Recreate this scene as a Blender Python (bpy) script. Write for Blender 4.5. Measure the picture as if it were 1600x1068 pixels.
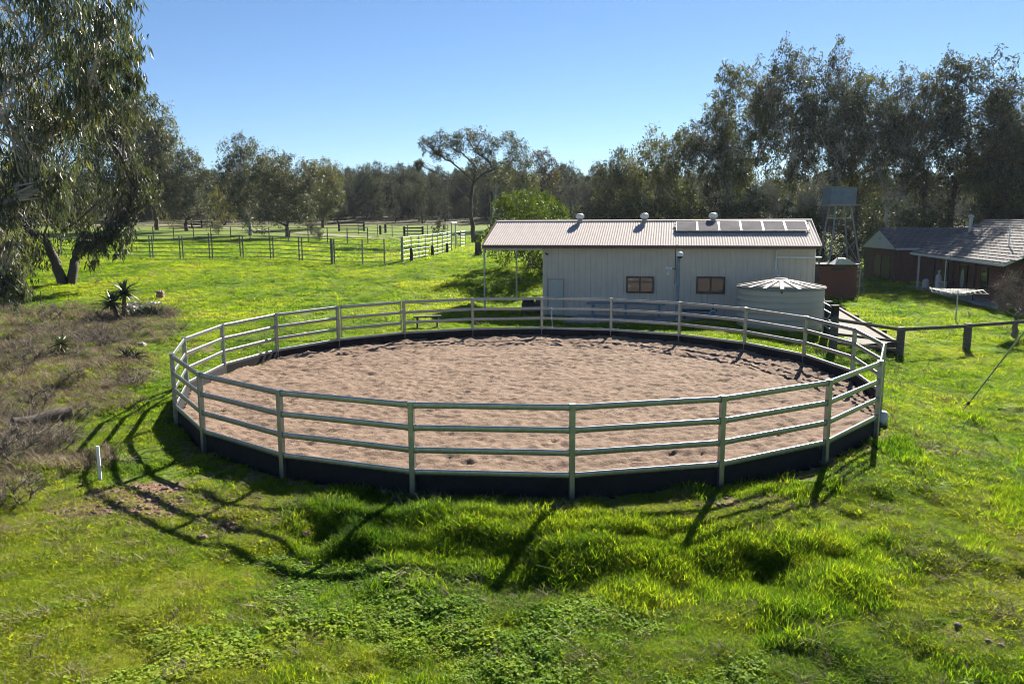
import bpy, math, random
import numpy as np
from mathutils import Matrix, Vector, Euler

for o in list(bpy.data.objects): bpy.data.objects.remove(o)
SC = bpy.context.scene
COL = SC.collection

# ------------------------------------------------------------------ camera, sky, sun, exposure
F, PITCH, ROLL, CAMH = 1247.3, .153725, -.004996, 4.524      # focal length in px of a 1600 px wide picture
cam = bpy.data.cameras.new('camera'); camo = bpy.data.objects.new('camera', cam); COL.objects.link(camo)
camo.matrix_world = Matrix.Translation((0, 0, CAMH)) @ Matrix.Rotation(math.pi/2 - PITCH, 4, 'X') @ Matrix.Rotation(ROLL, 4, 'Z')
cam.sensor_width = 36; cam.sensor_fit = 'HORIZONTAL'; cam.lens = F/1600*36
cam.clip_start = .1; cam.clip_end = 3000
SC.camera = camo

SUN_AZ, SUN_EL = math.radians(25.5), math.radians(32.5)      # azimuth measured from +Y towards +X
w = bpy.data.worlds.new('World'); SC.world = w; w.use_nodes = True
nt = w.node_tree; nt.nodes.clear()
sky = nt.nodes.new('ShaderNodeTexSky'); sky.sky_type = 'NISHITA'; sky.sun_disc = False
sky.sun_elevation = SUN_EL; sky.sun_rotation = SUN_AZ
sky.altitude = 1500; sky.air_density = 1.0; sky.dust_density = .1; sky.ozone_density = 5.5
bg = nt.nodes.new('ShaderNodeBackground'); bg.inputs['Strength'].default_value = .038
wo = nt.nodes.new('ShaderNodeOutputWorld')
nt.links.new(sky.outputs[0], bg.inputs[0]); nt.links.new(bg.outputs[0], wo.inputs[0])
sl = bpy.data.lights.new('sun', 'SUN'); sl.energy = 5.0; sl.angle = math.radians(.53); sl.color = (1, .93, .82)
so = bpy.data.objects.new('sun', sl); COL.objects.link(so)
sd = Vector((math.sin(SUN_AZ)*math.cos(SUN_EL), math.cos(SUN_AZ)*math.cos(SUN_EL), math.sin(SUN_EL)))
so.rotation_euler = (-sd).to_track_quat('-Z', 'Y').to_euler(); so.location = (40, 80, 60)
vs = SC.view_settings; vs.view_transform = 'Standard'; vs.look = 'None'; vs.exposure = 1.74; vs.gamma = 1; vs.use_curve_mapping = False
SC.render.engine = 'CYCLES'
cy = SC.cycles
cy.max_bounces = 6; cy.diffuse_bounces = 3; cy.glossy_bounces = 2; cy.transmission_bounces = 3; cy.transparent_max_bounces = 4
cy.caustics_reflective = False; cy.caustics_refractive = False
cy.use_adaptive_sampling = True; cy.adaptive_threshold = .012; cy.pixel_filter_type = 'BLACKMAN_HARRIS'; cy.filter_width = 1.05
try:
    cy.use_denoising = True; cy.denoiser = 'OPENIMAGEDENOISE'
except Exception: pass

# ------------------------------------------------------------------ picture <-> place
def ray(px, py):
    X, Y = px-800, py-534
    c, s = math.cos(ROLL), math.sin(ROLL)
    X, Y = c*X+s*Y, -s*X+c*Y
    u = -Y/F
    return np.array([X/F, math.cos(PITCH)+u*math.sin(PITCH), -math.sin(PITCH)+u*math.cos(PITCH)])
CAMP = np.array([0, 0, CAMH])
def gz(px, py, z=0.):
    r = ray(px, py); return CAMP + r*(z-CAMH)/r[2]
def gy(px, py, y):
    r = ray(px, py); return CAMP + r*(y/r[1])
def sstep(a, b, x):
    t = np.clip((np.asarray(x, float)-a)/(b-a), 0, 1); return t*t*(3-2*t)
def hash2(ix, iy, seed):
    n = (ix.astype(np.int64)*374761393 + iy.astype(np.int64)*668265263 + seed*1442695041) & 0x7fffffff
    n = ((n ^ (n >> 13))*1274126177) & 0x7fffffff
    return ((n ^ (n >> 16)) & 0xffff)/65535.
def vnoise(x, y, seed=0):
    x = np.asarray(x, float); y = np.asarray(y, float)
    ix, iy = np.floor(x), np.floor(y); fx, fy = x-ix, y-iy
    fx = fx*fx*(3-2*fx); fy = fy*fy*(3-2*fy)
    a = hash2(ix, iy, seed); b = hash2(ix+1, iy, seed); c = hash2(ix, iy+1, seed); d = hash2(ix+1, iy+1, seed)
    return (a*(1-fx)+b*fx)*(1-fy) + (c*(1-fx)+d*fx)*fy - .5
def fbm(x, y, seed=0, oct=4):
    s = 0; a = 1.; f = 1.
    for i in range(oct):
        s = s + a*vnoise(x*f+i*17.3, y*f-i*9.1, seed+i); a *= .5; f *= 2.03
    return s
PCX, PCY, PPH, PR, NP = .3987, 21.742, -1.50579, 9.0, 21     # the round pen
_dp = [gz(*p) for p in [(300, 800, -.3), (450, 818, -.3), (620, 848, -.3), (800, 858, -.3), (1000, 880, -.3), (1170, 872, -.3), (1400, 860, -.3)]]
_dx = np.array([p[0] for p in _dp]); _dy = np.array([p[1] for p in _dp])
def polyd(x, y):
    """distance from the pen's centre measured square to its nearest side"""
    dx, dy = np.asarray(x, float)-PCX, np.asarray(y, float)-PCY
    st_ = 2*math.pi/NP; a = (np.arctan2(dy, dx)-PPH) % st_ - st_/2
    return np.hypot(dx, dy)*np.cos(a)
def ground(x, y):
    x = np.asarray(x, float); y = np.asarray(y, float)
    u = x/np.maximum(y, 4)
    left = 1 - sstep(.06, .34, u + 0*(y))
    rise = np.interp(y, [0, 30, 38, 46, 57, 75, 100, 130, 165, 230, 400, 900], [0, 0, .25, .75, 1.5, 1.7, 1.9, 2.8, 4.3, 6.5, 9, 12])
    shed = sstep(-3.5, -.5, x)*(1-sstep(44, 52, y))
    z = left*rise*(1-shed) + shed*left*(-.12*sstep(33, 37, y))
    far = (1-left)*np.interp(y, [0, 110, 200, 400, 900], [0, 0, 3, 8, 12])
    z = z+far
    dx, dy = x-PCX, y-PCY; r = np.hypot(dx, dy)+1e-6; rr = r-PR
    cf = -dy/r                      # 1 towards the camera
    cr = dx/r                       # 1 to the right
    wob = .35*fbm(x*.45, y*.45, 5, 3)
    front = sstep(.45, .85, cf+.12*fbm(x*.3, y*.3, 9, 2))*sstep(-6.5, -2.5, x)
    z = z - .12*sstep(-.2, .3, cf)
    yd = np.interp(x, _dx, _dy)+.8*fbm(x*.7, y*.25, 33, 3)
    am = front*sstep(-3.6, -2.6, x)*(1-sstep(3.6, 5.2, x))*(.45+.5*sstep(-.3, .25, fbm(x*.55, y*.1, 35, 2)))
    z = z - front*.16*sstep(.7, 2.4, rr) - am*(.25*sstep(.28, -.30, y-yd) - .14*sstep(-.35, -1.3, y-yd))
    z = z + front*(.16*fbm(x*1.3, y*1.3, 37, 3))*sstep(.7, 1.6, rr)
    z = z + .20*fbm(x*.9+y*.3, y*.55, 39, 3)*sstep(4.5, 6.5, x)*sstep(.7, 1.8, rr)*(y < 22)
    rd = sstep(8.2, 13.2, x+.25*(y-15)*(y < 15)*0 + .5*fbm(x*.25, y*.25, 3, 2))*(1-sstep(90, 130, y))*sstep(.02, .3, u)
    shedp = sstep(27, 31, y)*(1-sstep(12.6, 14.4, x))*(1-sstep(46, 50, y))
    z = z - .85*rd*(1-.9*shedp)
    z = z - .08*sstep(.2, 1.2, rr)*sstep(.2, .6, -cr)*(y < 30)
    scr = scrub(x, y)
    z = z + scr*(.12+.22*fbm(x*.8, y*.8, 21, 3))
    amp = sstep(0, 2.5, rr)
    z = z + amp*(.10*fbm(x*.35, y*.35, 1, 3) + .04*fbm(x*1.6, y*1.6, 2, 3))*(1-.75*(1-sstep(-5.5, -3, x))*(y < 22))
    return np.where(polyd(x, y) < 8.93, -.28, z)
_sb = [gz(*p) for p in [(20, 810), (75, 765), (110, 735), (150, 700), (150, 655), (215, 600), (245, 555), (255, 510), (262, 480), (250, 462), (120, 452), (-200, 446)]]
_sby = np.array([p[1] for p in _sb]); _sbx = np.array([p[0] for p in _sb])
def scrub(x, y):
    xb = np.interp(y, _sby, _sbx)
    n = 1.7*fbm(np.asarray(x)*.6, np.asarray(y)*.6, 13, 4)
    return sstep(.5, -.5, x-xb+n)*sstep(9.6, 11, y)*(1-sstep(36, 41, y))
def G(px, py):
    """the point of the ground seen at a pixel"""
    r = ray(px, py); lo, hi = 6., 900.
    for k_ in range(3):
        t = np.geomspace(lo, hi, 400); p = CAMP+r*t[:, None]; below = p[:, 2] < ground(p[:, 0], p[:, 1])
        i = int(np.argmax(below)) if below.any() else 399
        lo, hi = t[max(i-1, 0)], t[i]
    return p[i]
def gh(x, y): return float(ground(x, y))

# ------------------------------------------------------------------ materials
MAT = {}
def mat(name, color=(.5, .5, .5), rough=.6, metal=0, spec=.5, var=0, vscale=6, bump=0, bscale=40, col2=None, transl=0, coord='Object'):
    """procedural material: base colour broken up by noise, optional bump and leaf translucency"""
    if name in MAT: return MAT[name]
    m = bpy.data.materials.new(name); m.use_nodes = True; t = m.node_tree; n = t.nodes; L = t.links
    b = n['Principled BSDF']; b.inputs['Roughness'].default_value = rough; b.inputs['Metallic'].default_value = metal
    b.inputs['Specular IOR Level'].default_value = spec
    tc = n.new('ShaderNodeTexCoord')
    c2 = col2 or tuple(max(0, c*(1-var)) for c in color)
    c1 = color if col2 else tuple(min(1, c*(1+var*.6)) for c in color)
    nz = n.new('ShaderNodeTexNoise'); nz.inputs['Scale'].default_value = vscale; nz.inputs['Detail'].default_value = 6; nz.inputs['Roughness'].default_value = .65
    L.new(tc.outputs[coord], nz.inputs['Vector'])
    rp = n.new('ShaderNodeValToRGB'); rp.color_ramp.elements[0].position = .32; rp.color_ramp.elements[1].position = .68
    rp.color_ramp.elements[0].color = (*c2, 1); rp.color_ramp.elements[1].color = (*c1, 1)
    L.new(nz.outputs['Fac'], rp.inputs[0]); L.new(rp.outputs[0], b.inputs['Base Color'])
    if bump:
        nb = n.new('ShaderNodeTexNoise'); nb.inputs['Scale'].default_value = bscale; nb.inputs['Detail'].default_value = 5
        L.new(tc.outputs[coord], nb.inputs['Vector'])
        bm = n.new('ShaderNodeBump'); bm.inputs['Strength'].default_value = bump; bm.inputs['Distance'].default_value = .02
        L.new(nb.outputs['Fac'], bm.inputs['Height']); L.new(bm.outputs[0], b.inputs['Normal'])
    MAT[name] = m
    return m
def leafmat(name, ramp, rough=.55, transl=.35, spec=.35, src='GEOMETRY', attr='tint', tmul=(1.25, 1.3, .5)):
    """leaf or blade: colour from a per-leaf number, some light passing through"""
    m = bpy.data.materials.new(name); m.use_nodes = True; t = m.node_tree; n = t.nodes; L = t.links
    b = n['Principled BSDF']; b.inputs['Roughness'].default_value = rough; b.inputs['Specular IOR Level'].default_value = spec
    a = n.new('ShaderNodeAttribute'); a.attribute_type = src; a.attribute_name = attr
    rp = n.new('ShaderNodeValToRGB'); e = rp.color_ramp.elements
    e[0].position = ramp[0][0]; e[0].color = (*ramp[0][1], 1); e[1].position = ramp[-1][0]; e[1].color = (*ramp[-1][1], 1)
    for p, c in ramp[1:-1]: k = e.new(p); k.color = (*c, 1)
    L.new(a.outputs['Fac'], rp.inputs[0]); L.new(rp.outputs[0], b.inputs['Base Color'])
    tr = n.new('ShaderNodeBsdfTranslucent'); mx = n.new('ShaderNodeMix'); mx.data_type = 'RGBA'; mx.blend_type = 'MULTIPLY'; mx.inputs['Factor'].default_value = 1
    L.new(rp.outputs[0], mx.inputs[6]); mx.inputs[7].default_value = (*tmul, 1); L.new(mx.outputs[2], tr.inputs['Color'])
    ms = n.new('ShaderNodeMixShader'); ms.inputs[0].default_value = transl
    L.new(b.outputs[0], ms.inputs[1]); L.new(tr.outputs[0], ms.inputs[2]); L.new(ms.outputs[0], n['Material Output'].inputs['Surface'])
    MAT[name] = m
    return m
galv = mat('galvanised_steel', (.29, .31, .31), .36, .85, var=.22, vscale=9, bump=.05, bscale=60)
galv_pipe = mat('pipe_steel', (.42, .43, .42), .5, .55, var=.25, vscale=4)
rubber = mat('conveyor_rubber', (.016, .016, .018), .8, spec=.2, var=.4, vscale=5, bump=.2, bscale=25)
cream = mat('cream_steel', (.56, .48, .40), .45, var=.07, vscale=1.5)
tankm = mat('tank_poly', (.46, .41, .345), .5, var=.07, vscale=2)
roofm = mat('roof_steel', (.42, .375, .35), .85, 0, spec=.12, var=.12, vscale=2.5)
fascia = mat('fascia_maroon', (.10, .045, .04), .5, var=.2)
frame_brown = mat('window_brown', (.045, .025, .02), .4, var=.2)
timber = mat('grey_timber', (.12, .10, .085), .85, var=.5, vscale=9, bump=.5, bscale=60)
dark_timber = mat('dark_timber', (.028, .023, .020), .85, var=.4, vscale=8, bump=.4)
brick_m = mat('red_brick', (.14, .056, .042), .85, var=.35, vscale=2.3, bump=.3)
mortar = mat('mortar', (.11, .08, .068), .9, var=.2)
tile_m = mat('roof_tile', (.16, .152, .15), .85, spec=.1, var=.35, vscale=1.7, bump=.3, bscale=30)
white_p = mat('white_paint', (.72, .72, .70), .45, var=.08)
offwhite = mat('fascia_white', (.55, .55, .54), .5, var=.1)
black_m = mat('black_plastic', (.018, .018, .02), .5, var=.3)
concrete = mat('concrete', (.34, .33, .31), .85, var=.2, vscale=3, bump=.2)
gravel = mat('gravel_path', (.14, .118, .10), .9, var=.35, vscale=14, bump=.6, bscale=60)
track = mat('dirt_track', (.19, .145, .10), .95, var=.25, vscale=.8, bump=.4, bscale=8)
bluegrey = mat('blue_grey_paint', (.14, .21, .27), .5, var=.25)
slate = mat('tank_stand_slate', (.10, .14, .19), .5, .2, var=.25, vscale=3)
log_m = mat('cut_log', (.24, .12, .07), .85, var=.4, vscale=8, bump=.4)
bark_l = mat('pale_bark', (.40, .36, .31), .85, var=.45, vscale=3, bump=.5, bscale=14)
bark_d = mat('dark_bark', (.07, .055, .045), .9, var=.45, vscale=3, bump=.6, bscale=14)
bark_bare = mat('bare_twig', (.20, .15, .13), .9, var=.3)
twig_m = mat('dead_twig', (.13, .108, .082), .9, var=.5, vscale=4)
clod_m = mat('soil_clod', (.20, .15, .105), .95, var=.35, vscale=10, bump=.6)
door_dark = mat('dark_door', (.03, .022, .02), .5, var=.3)
wire_m = mat('wire', (.30, .31, .32), .45, .6, var=.15)
pv = mat('solar_glass', (.17, .158, .165), .9, 0, spec=.02, var=.2, vscale=1.2)
pane = mat('window_glass', (.09, .085, .08), .06, .2, spec=1, var=.15, vscale=2)

# ------------------------------------------------------------------ mesh helpers
def mesh_np(name, V, Q, attr=None, smooth=False):
    """a mesh out of arrays; Q is (n,3) or (n,4)"""
    V = np.asarray(V, np.float32); Q = np.asarray(Q, np.int32); k = Q.shape[1]
    me = bpy.data.meshes.new(name)
    me.vertices.add(len(V)); me.vertices.foreach_set('co', V.ravel())
    me.loops.add(Q.size); me.loops.foreach_set('vertex_index', Q.ravel())
    me.polygons.add(len(Q)); me.polygons.foreach_set('loop_start', np.arange(0, Q.size, k, dtype=np.int32))
    if smooth: me.polygons.foreach_set('use_smooth', np.ones(len(Q), bool))
    me.update(calc_edges=True)
    if attr is not None:
        for an, (dom, vals) in attr.items():
            a = me.attributes.new(an, 'FLOAT', dom); a.data.foreach_set('value', np.asarray(vals, np.float32))
    return me
def obj(name, me, m=None, parent=None, loc=None):
    o = bpy.data.objects.new(name, me); COL.objects.link(o)
    if m is not None and me is not None and not me.materials: me.materials.append(m)
    if parent is not None: o.parent = parent
    if loc is not None: o.location = loc
    return o
def tag(o, label, cat, group=None):
    o['label'] = label; o['category'] = cat
    if group: o['group'] = group
    return o
def thing(name, label, cat, loc=(0, 0, 0), group=None):
    o = bpy.data.objects.new(name, None); COL.objects.link(o); o.location = [float(c) for c in loc]; o.empty_display_size = .2
    return tag(o, label, cat, group)
def org(o):
    v = Vector((0, 0, 0))
    while o is not None: v = v+o.location; o = o.parent
    return v
class MB:
    """collects shapes in world coordinates; build() links them as one mesh"""
    def __init__(s): s.v = []; s.f = []; s.sm = []
    def add(s, V, Fc, smooth=False):
        k = len(s.v); s.v += [tuple(map(float, p)) for p in V]; s.f += [tuple(i+k for i in f) for f in Fc]; s.sm += [smooth]*len(Fc); return s
    def frame(s, c, ax, ay, az, bev=0):
        """box with half axes; bev chamfers the four edges along az"""
        c, ax, ay, az = (np.asarray(q, float) for q in (c, ax, ay, az))
        if bev:
            lx, ly = np.linalg.norm(ax), np.linalg.norm(ay); bx, by = 1-bev/lx, 1-bev/ly
            P = [(1, -by), (1, by), (bx, 1), (-bx, 1), (-1, by), (-1, -by), (-bx, -1), (bx, -1)]
        else: P = [(1, -1), (1, 1), (-1, 1), (-1, -1)]
        n = len(P)
        V = [c+ax*a+ay*b-az for a, b in P]+[c+ax*a+ay*b+az for a, b in P]
        Fc = [(i, (i+1) % n, n+(i+1) % n, n+i) for i in range(n)]+[tuple(range(n))[::-1], tuple(range(n, 2*n))]
        return s.add(V, Fc)
    def box(s, c, size, rz=0, bev=0):
        a, b = math.cos(rz), math.sin(rz)
        return s.frame(c, (a*size[0]/2, b*size[0]/2, 0), (-b*size[1]/2, a*size[1]/2, 0), (0, 0, size[2]/2), bev)
    def beam(s, p, q, wd, ht, bev=0):
        """rectangular bar from p to q, ht upright"""
        p = np.asarray(p, float); q = np.asarray(q, float); d = q-p; L = np.linalg.norm(d); d = d/L
        up = np.array([0, 0, 1.]) if abs(d[2]) < .95 else np.array([0, 1., 0])
        sx = np.cross(d, up); sx /= np.linalg.norm(sx); uy = np.cross(sx, d)
        return s.frame((p+q)/2, sx*wd/2, uy*ht/2, d*L/2, bev)
    def tube(s, pts, rad, n=8, smooth=True, cap=True):
        pts = [np.asarray(p, float) for p in pts]; rad = [rad]*len(pts) if np.isscalar(rad) else rad
        V = []; m = len(pts)
        for i, p in enumerate(pts):
            d = pts[min(i+1, m-1)]-pts[max(i-1, 0)]; d = d/(np.linalg.norm(d)+1e-9)
            a = np.cross(d, (0, 0, 1.)) if abs(d[2]) < .9 else np.cross(d, (1., 0, 0)); a /= np.linalg.norm(a); b = np.cross(d, a)
            V += [p+rad[i]*(a*math.cos(t)+b*math.sin(t)) for t in [2*math.pi*k/n for k in range(n)]]
        Fc = [(i*n+k, i*n+(k+1) % n, (i+1)*n+(k+1) % n, (i+1)*n+k) for i in range(m-1) for k in range(n)]
        s.add(V, Fc, smooth)
        if cap: s.add(V[:n], [tuple(range(n))]); s.add(V[-n:], [tuple(range(n))[::-1]])
        return s
    def lathe(s, c, prof, n=24, smooth=True):
        V = [(c[0]+r*math.cos(2*math.pi*k/n), c[1]+r*math.sin(2*math.pi*k/n), c[2]+z) for r, z in prof for k in range(n)]
        Fc = [(i*n+k, i*n+(k+1) % n, (i+1)*n+(k+1) % n, (i+1)*n+k) for i in range(len(prof)-1) for k in range(n)]
        return s.add(V, Fc, smooth)
    def poly(s, V, th=None):
        """flat polygon, with thickness along its normal if th"""
        V = [np.asarray(p, float) for p in V]; n = len(V)
        if not th: return s.add(V, [tuple(range(n))])
        nn = np.cross(V[1]-V[0], V[2]-V[0]); nn = nn/np.linalg.norm(nn)*th
        return s.add(V+[p-nn for p in V], [tuple(range(n)), tuple(range(n, 2*n))[::-1]]+[(i, n+i, n+(i+1) % n, (i+1) % n) for i in range(n)])
    def mesh(s, name, off=(0, 0, 0)):
        me = bpy.data.meshes.new(name)
        me.from_pydata([(a-off[0], b-off[1], c-off[2]) for a, b, c in s.v], [], s.f)
        me.polygons.foreach_set('use_smooth', s.sm); me.update(); return me
    def build(s, name, m, parent=None, off=None):
        o = org(parent) if parent is not None else (off or Vector((0, 0, 0)))
        r = obj(name, s.mesh(name, o), m, parent)
        if parent is None: r.location = o
        return r
rng = np.random.default_rng(7)
random.seed(7)

# ------------------------------------------------------------------ the ground: one sheet to the horizon
def spread(a, b, step, far, grow):
    v = list(np.arange(a, b+1e-6, step)); s = step; x = v[-1]
    while x < far: s *= grow; x += s; v.append(x)
    return v
ys = np.array([-30, -15, -5, 0, 3]+spread(5, 34, .11, 880, 1.045))
xs_r = spread(0, 15, .13, 700, 1.06); xs = np.array([-v for v in xs_r[:0:-1]]+xs_r)
XX, YY = np.meshgrid(xs, ys); ZZ = ground(XX, YY)
nx, ny = len(xs), len(ys); idx = np.arange(nx*ny).reshape(ny, nx)
Q = np.stack([idx[:-1, :-1], idx[:-1, 1:], idx[1:, 1:], idx[1:, :-1]], -1).reshape(-1, 4)
def patch(x, y, px, py, rx, ry, seed=40):
    p = gz(px, py); return sstep(1.25, .5, np.hypot((x-p[0])/rx, (y-p[1])/ry)+.7*fbm(np.asarray(x)*1.1, np.asarray(y)*1.1, seed, 3))
def bare(x, y):
    """bare earth showing through: where the photograph shows soil, litter or wear"""
    b = patch(x, y, 225, 775, 1.9, 1.5)
    b = np.maximum(b, .8*patch(x, y, 1200, 772, 1.6, .35)); b = np.maximum(b, .7*patch(x, y, 1475, 690, 1.0, .8))
    b = np.maximum(b, .6*patch(x, y, 300, 545, .8, 2.))
    b = np.maximum(b, .5*patch(x, y, 1440, 850, .9, .4)); b = np.maximum(b, .45*patch(x, y, 1540, 960, .6, .4))
    rim = np.hypot(x-PCX, y-PCY)
    return np.maximum(b, .55*sstep(9.5, 9.15, rim+.25*fbm(np.asarray(x)*2, np.asarray(y)*2, 44, 2)))
def drygrass(x, y):
    return np.clip(sstep(.0, .35, fbm(np.asarray(x)*.22, np.asarray(y)*.22, 52, 4))*.75 + .5*sstep(125, 140, y), 0, 1)
me = mesh_np('ground', np.stack([XX, YY, ZZ], -1).reshape(-1, 3), Q, smooth=True,
             attr={'scrub': ('POINT', scrub(XX, YY).ravel()), 'bare': ('POINT', bare(XX, YY).ravel()), 'dry': ('POINT', drygrass(XX, YY).ravel()),
                   'far': ('POINT', sstep(138, 150, YY).ravel())})
gm = bpy.data.materials.new('paddock'); gm.use_nodes = True; t = gm.node_tree; n = t.nodes; L = t.links
b = n['Principled BSDF']; b.inputs['Roughness'].default_value = .95; b.inputs['Specular IOR Level'].default_value = .1
tc = n.new('ShaderNodeTexCoord')
def tnoise(sc, det=6, ro=.65):
    q = n.new('ShaderNodeTexNoise'); q.inputs['Scale'].default_value = sc; q.inputs['Detail'].default_value = det; q.inputs['Roughness'].default_value = ro
    L.new(tc.outputs['Object'], q.inputs['Vector']); return q
def tramp(src, cols):
    r = n.new('ShaderNodeValToRGB'); e = r.color_ramp.elements
    e[0].position, e[1].position = cols[0][0], cols[-1][0]; e[0].color = (*cols[0][1], 1); e[1].color = (*cols[-1][1], 1)
    for p, c in cols[1:-1]: e.new(p).color = (*c, 1)
    L.new(src, r.inputs[0]); return r
def tmix(fac, a, bb):
    m = n.new('ShaderNodeMix'); m.data_type = 'RGBA'; L.new(fac, m.inputs['Factor']); L.new(a, m.inputs[6]); L.new(bb, m.inputs[7]); return m.outputs[2]
def tattr(nm):
    a = n.new('ShaderNodeAttribute'); a.attribute_name = nm; return a.outputs['Fac']
n1 = tnoise(2.2); n2 = tnoise(.25, 5); n3 = tnoise(14, 4)
gcol = tramp(n1.outputs['Fac'], [(.3, (.045, .09, .010)), (.5, (.10, .16, .018)), (.7, (.18, .225, .032))])
gcol2 = tramp(n1.outputs['Fac'], [(.3, (.075, .11, .016)), (.7, (.18, .205, .04))])
cmix = tmix(tattr('dry'), gcol.outputs[0], gcol2.outputs[0])
soil = tramp(n3.outputs['Fac'], [(.3, (.10, .065, .045)), (.5, (.20, .115, .085)), (.72, (.29, .18, .14))])
scr = tramp(n1.outputs['Fac'], [(.3, (.035, .03, .018)), (.46, (.095, .078, .048)), (.56, (.13, .105, .066)), (.64, (.085, .12, .02))])
farc = tramp(n2.outputs['Fac'], [(.35, (.05, .04, .036)), (.65, (.075, .08, .026))])
cmix = tmix(tattr('far'), cmix, farc.outputs[0])
cmix = tmix(tattr('scrub'), cmix, scr.outputs[0]); cmix = tmix(tattr('bare'), cmix, soil.outputs[0])
L.new(cmix, b.inputs['Base Color'])
bm = n.new('ShaderNodeBump'); bm.inputs['Strength'].default_value = .9; bm.inputs['Distance'].default_value = .08
n4 = tnoise(9, 6); L.new(n4.outputs['Fac'], bm.inputs['Height']); L.new(bm.outputs[0], b.inputs['Normal'])
go = obj('ground', me, gm); go['kind'] = 'structure'

# sand inside the pen, trodden by hooves
st = .06; k = np.arange(-9, 9+1e-6, st); SX, SY = np.meshgrid(k, k)
RR = np.hypot(SX, SY)
h = .05*fbm(SX*1.1, SY*1.1, 61, 3) + .042*fbm(SX*2.6, SY*4.6, 62, 3) + .06*fbm(SX*6.5, SY*7.5, 64, 2)
hr = np.zeros_like(h)
for i in range(600):
    a = rng.uniform(0, 2*math.pi); r = 8.8*math.sqrt(rng.uniform(0, 1)) if i % 3 else rng.normal(7.4, .7)
    hx, hy = r*math.cos(a), r*math.sin(a)
    i0, j0 = int((hy+9)/st), int((hx+9)/st)
    if not (6 < i0 < len(k)-7 and 6 < j0 < len(k)-7): continue
    sl_ = np.s_[i0-6:i0+7, j0-6:j0+7]; d = np.hypot(SX[sl_]-hx, SY[sl_]-hy)/rng.uniform(.07, .13)
    hr[sl_] += rng.uniform(.012, .035)*(-np.exp(-d**2)+.55*np.exp(-(d-1.35)**2*4))
h = h+np.clip(hr, -.06, .05) - .05*np.exp(-((RR-7.7)/.55)**2) + .010*np.sin(RR*2*math.pi/.26+3*fbm(SX*.5, SY*.5, 68, 2))*sstep(-.1, .25, fbm(SX*.35, SY*.35, 69, 2)) + .10*sstep(8.2, 8.95, RR)*(.6+.8*fbm(SX*1.5, SY*1.5, 66, 2))
inside = polyd(SX+PCX, SY+PCY) < 8.855
nn = len(k); idx = np.arange(nn*nn).reshape(nn, nn)
Q = np.stack([idx[:-1, :-1], idx[:-1, 1:], idx[1:, 1:], idx[1:, :-1]], -1).reshape(-1, 4)
Q = Q[inside.ravel()[Q].all(1)]
used = np.unique(Q); remap = -np.ones(nn*nn, int); remap[used] = np.arange(len(used))
V = np.stack([SX+PCX, SY+PCY, h], -1).reshape(-1, 3)[used]
sm = bpy.data.materials.new('arena_sand'); sm.use_nodes = True; t = sm.node_tree; n = t.nodes; L = t.links
b = n['Principled BSDF']; b.inputs['Roughness'].default_value = .95; b.inputs['Specular IOR Level'].default_value = .1
tc = n.new('ShaderNodeTexCoord')
n1 = tnoise(5, 8, .7); n2 = tnoise(.5, 3)
r1 = tramp(n1.outputs['Fac'], [(.3, (.092, .064, .045)), (.48, (.195, .137, .099)), (.72, (.275, .20, .15))])
r2 = tramp(n2.outputs['Fac'], [(.35, (.145, .101, .072)), (.65, (.245, .176, .131))])
m_ = n.new('ShaderNodeMix'); m_.data_type = 'RGBA'; m_.inputs['Factor'].default_value = .35
L.new(r1.outputs[0], m_.inputs[6]); L.new(r2.outputs[0], m_.inputs[7]); L.new(m_.outputs[2], b.inputs['Base Color'])
bm = n.new('ShaderNodeBump'); bm.inputs['Strength'].default_value = .8; bm.inputs['Distance'].default_value = .05
n4 = tnoise(16, 6, .7); L.new(n4.outputs['Fac'], bm.inputs['Height']); L.new(bm.outputs[0], b.inputs['Normal'])
so_ = obj('sand', mesh_np('sand', V, remap[Q], smooth=True), sm); so_['kind'] = 'structure'

def ribbon(name, pts, wd, m, lift=.02):
    pts = np.array(pts, float); seg = []
    for a, b_ in zip(pts[:-1], pts[1:]):
        q = max(2, int(np.linalg.norm(b_-a)/.8)); seg += [a+(b_-a)*i/q for i in range(q)]
    seg.append(pts[-1]); seg = np.array(seg); d = np.gradient(seg, axis=0); d /= np.linalg.norm(d, axis=1)[:, None]
    nrm = np.stack([-d[:, 1], d[:, 0]], -1); rows = []
    for i, s_ in enumerate(np.linspace(-1, 1, 7)):
        w_ = wd*(1+.35*fbm(seg[:, 0]*.4, seg[:, 1]*.4, 71+i*3, 2))/2*s_
        P = seg+nrm*w_[:, None]; rows.append(np.stack([P[:, 0], P[:, 1], ground(P[:, 0], P[:, 1])+lift], -1))
    A = np.stack(rows, 1); k_ = len(seg); ix = np.arange(k_*7).reshape(k_, 7)
    Qd = np.stack([ix[:-1, :-1], ix[:-1, 1:], ix[1:, 1:], ix[1:, :-1]], -1).reshape(-1, 4)
    o = obj(name, mesh_np(name, A.reshape(-1, 3), Qd, smooth=True), m); o['kind'] = 'structure'; return o
tp = [G(*p)[:2] for p in [(100, 352), (230, 351), (300, 353), (395, 359), (520, 368), (600, 373), (660, 376), (720, 381), (800, 386), (900, 391)]]
ribbon('dirt_track', tp, 1.9, track, .05)
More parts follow.
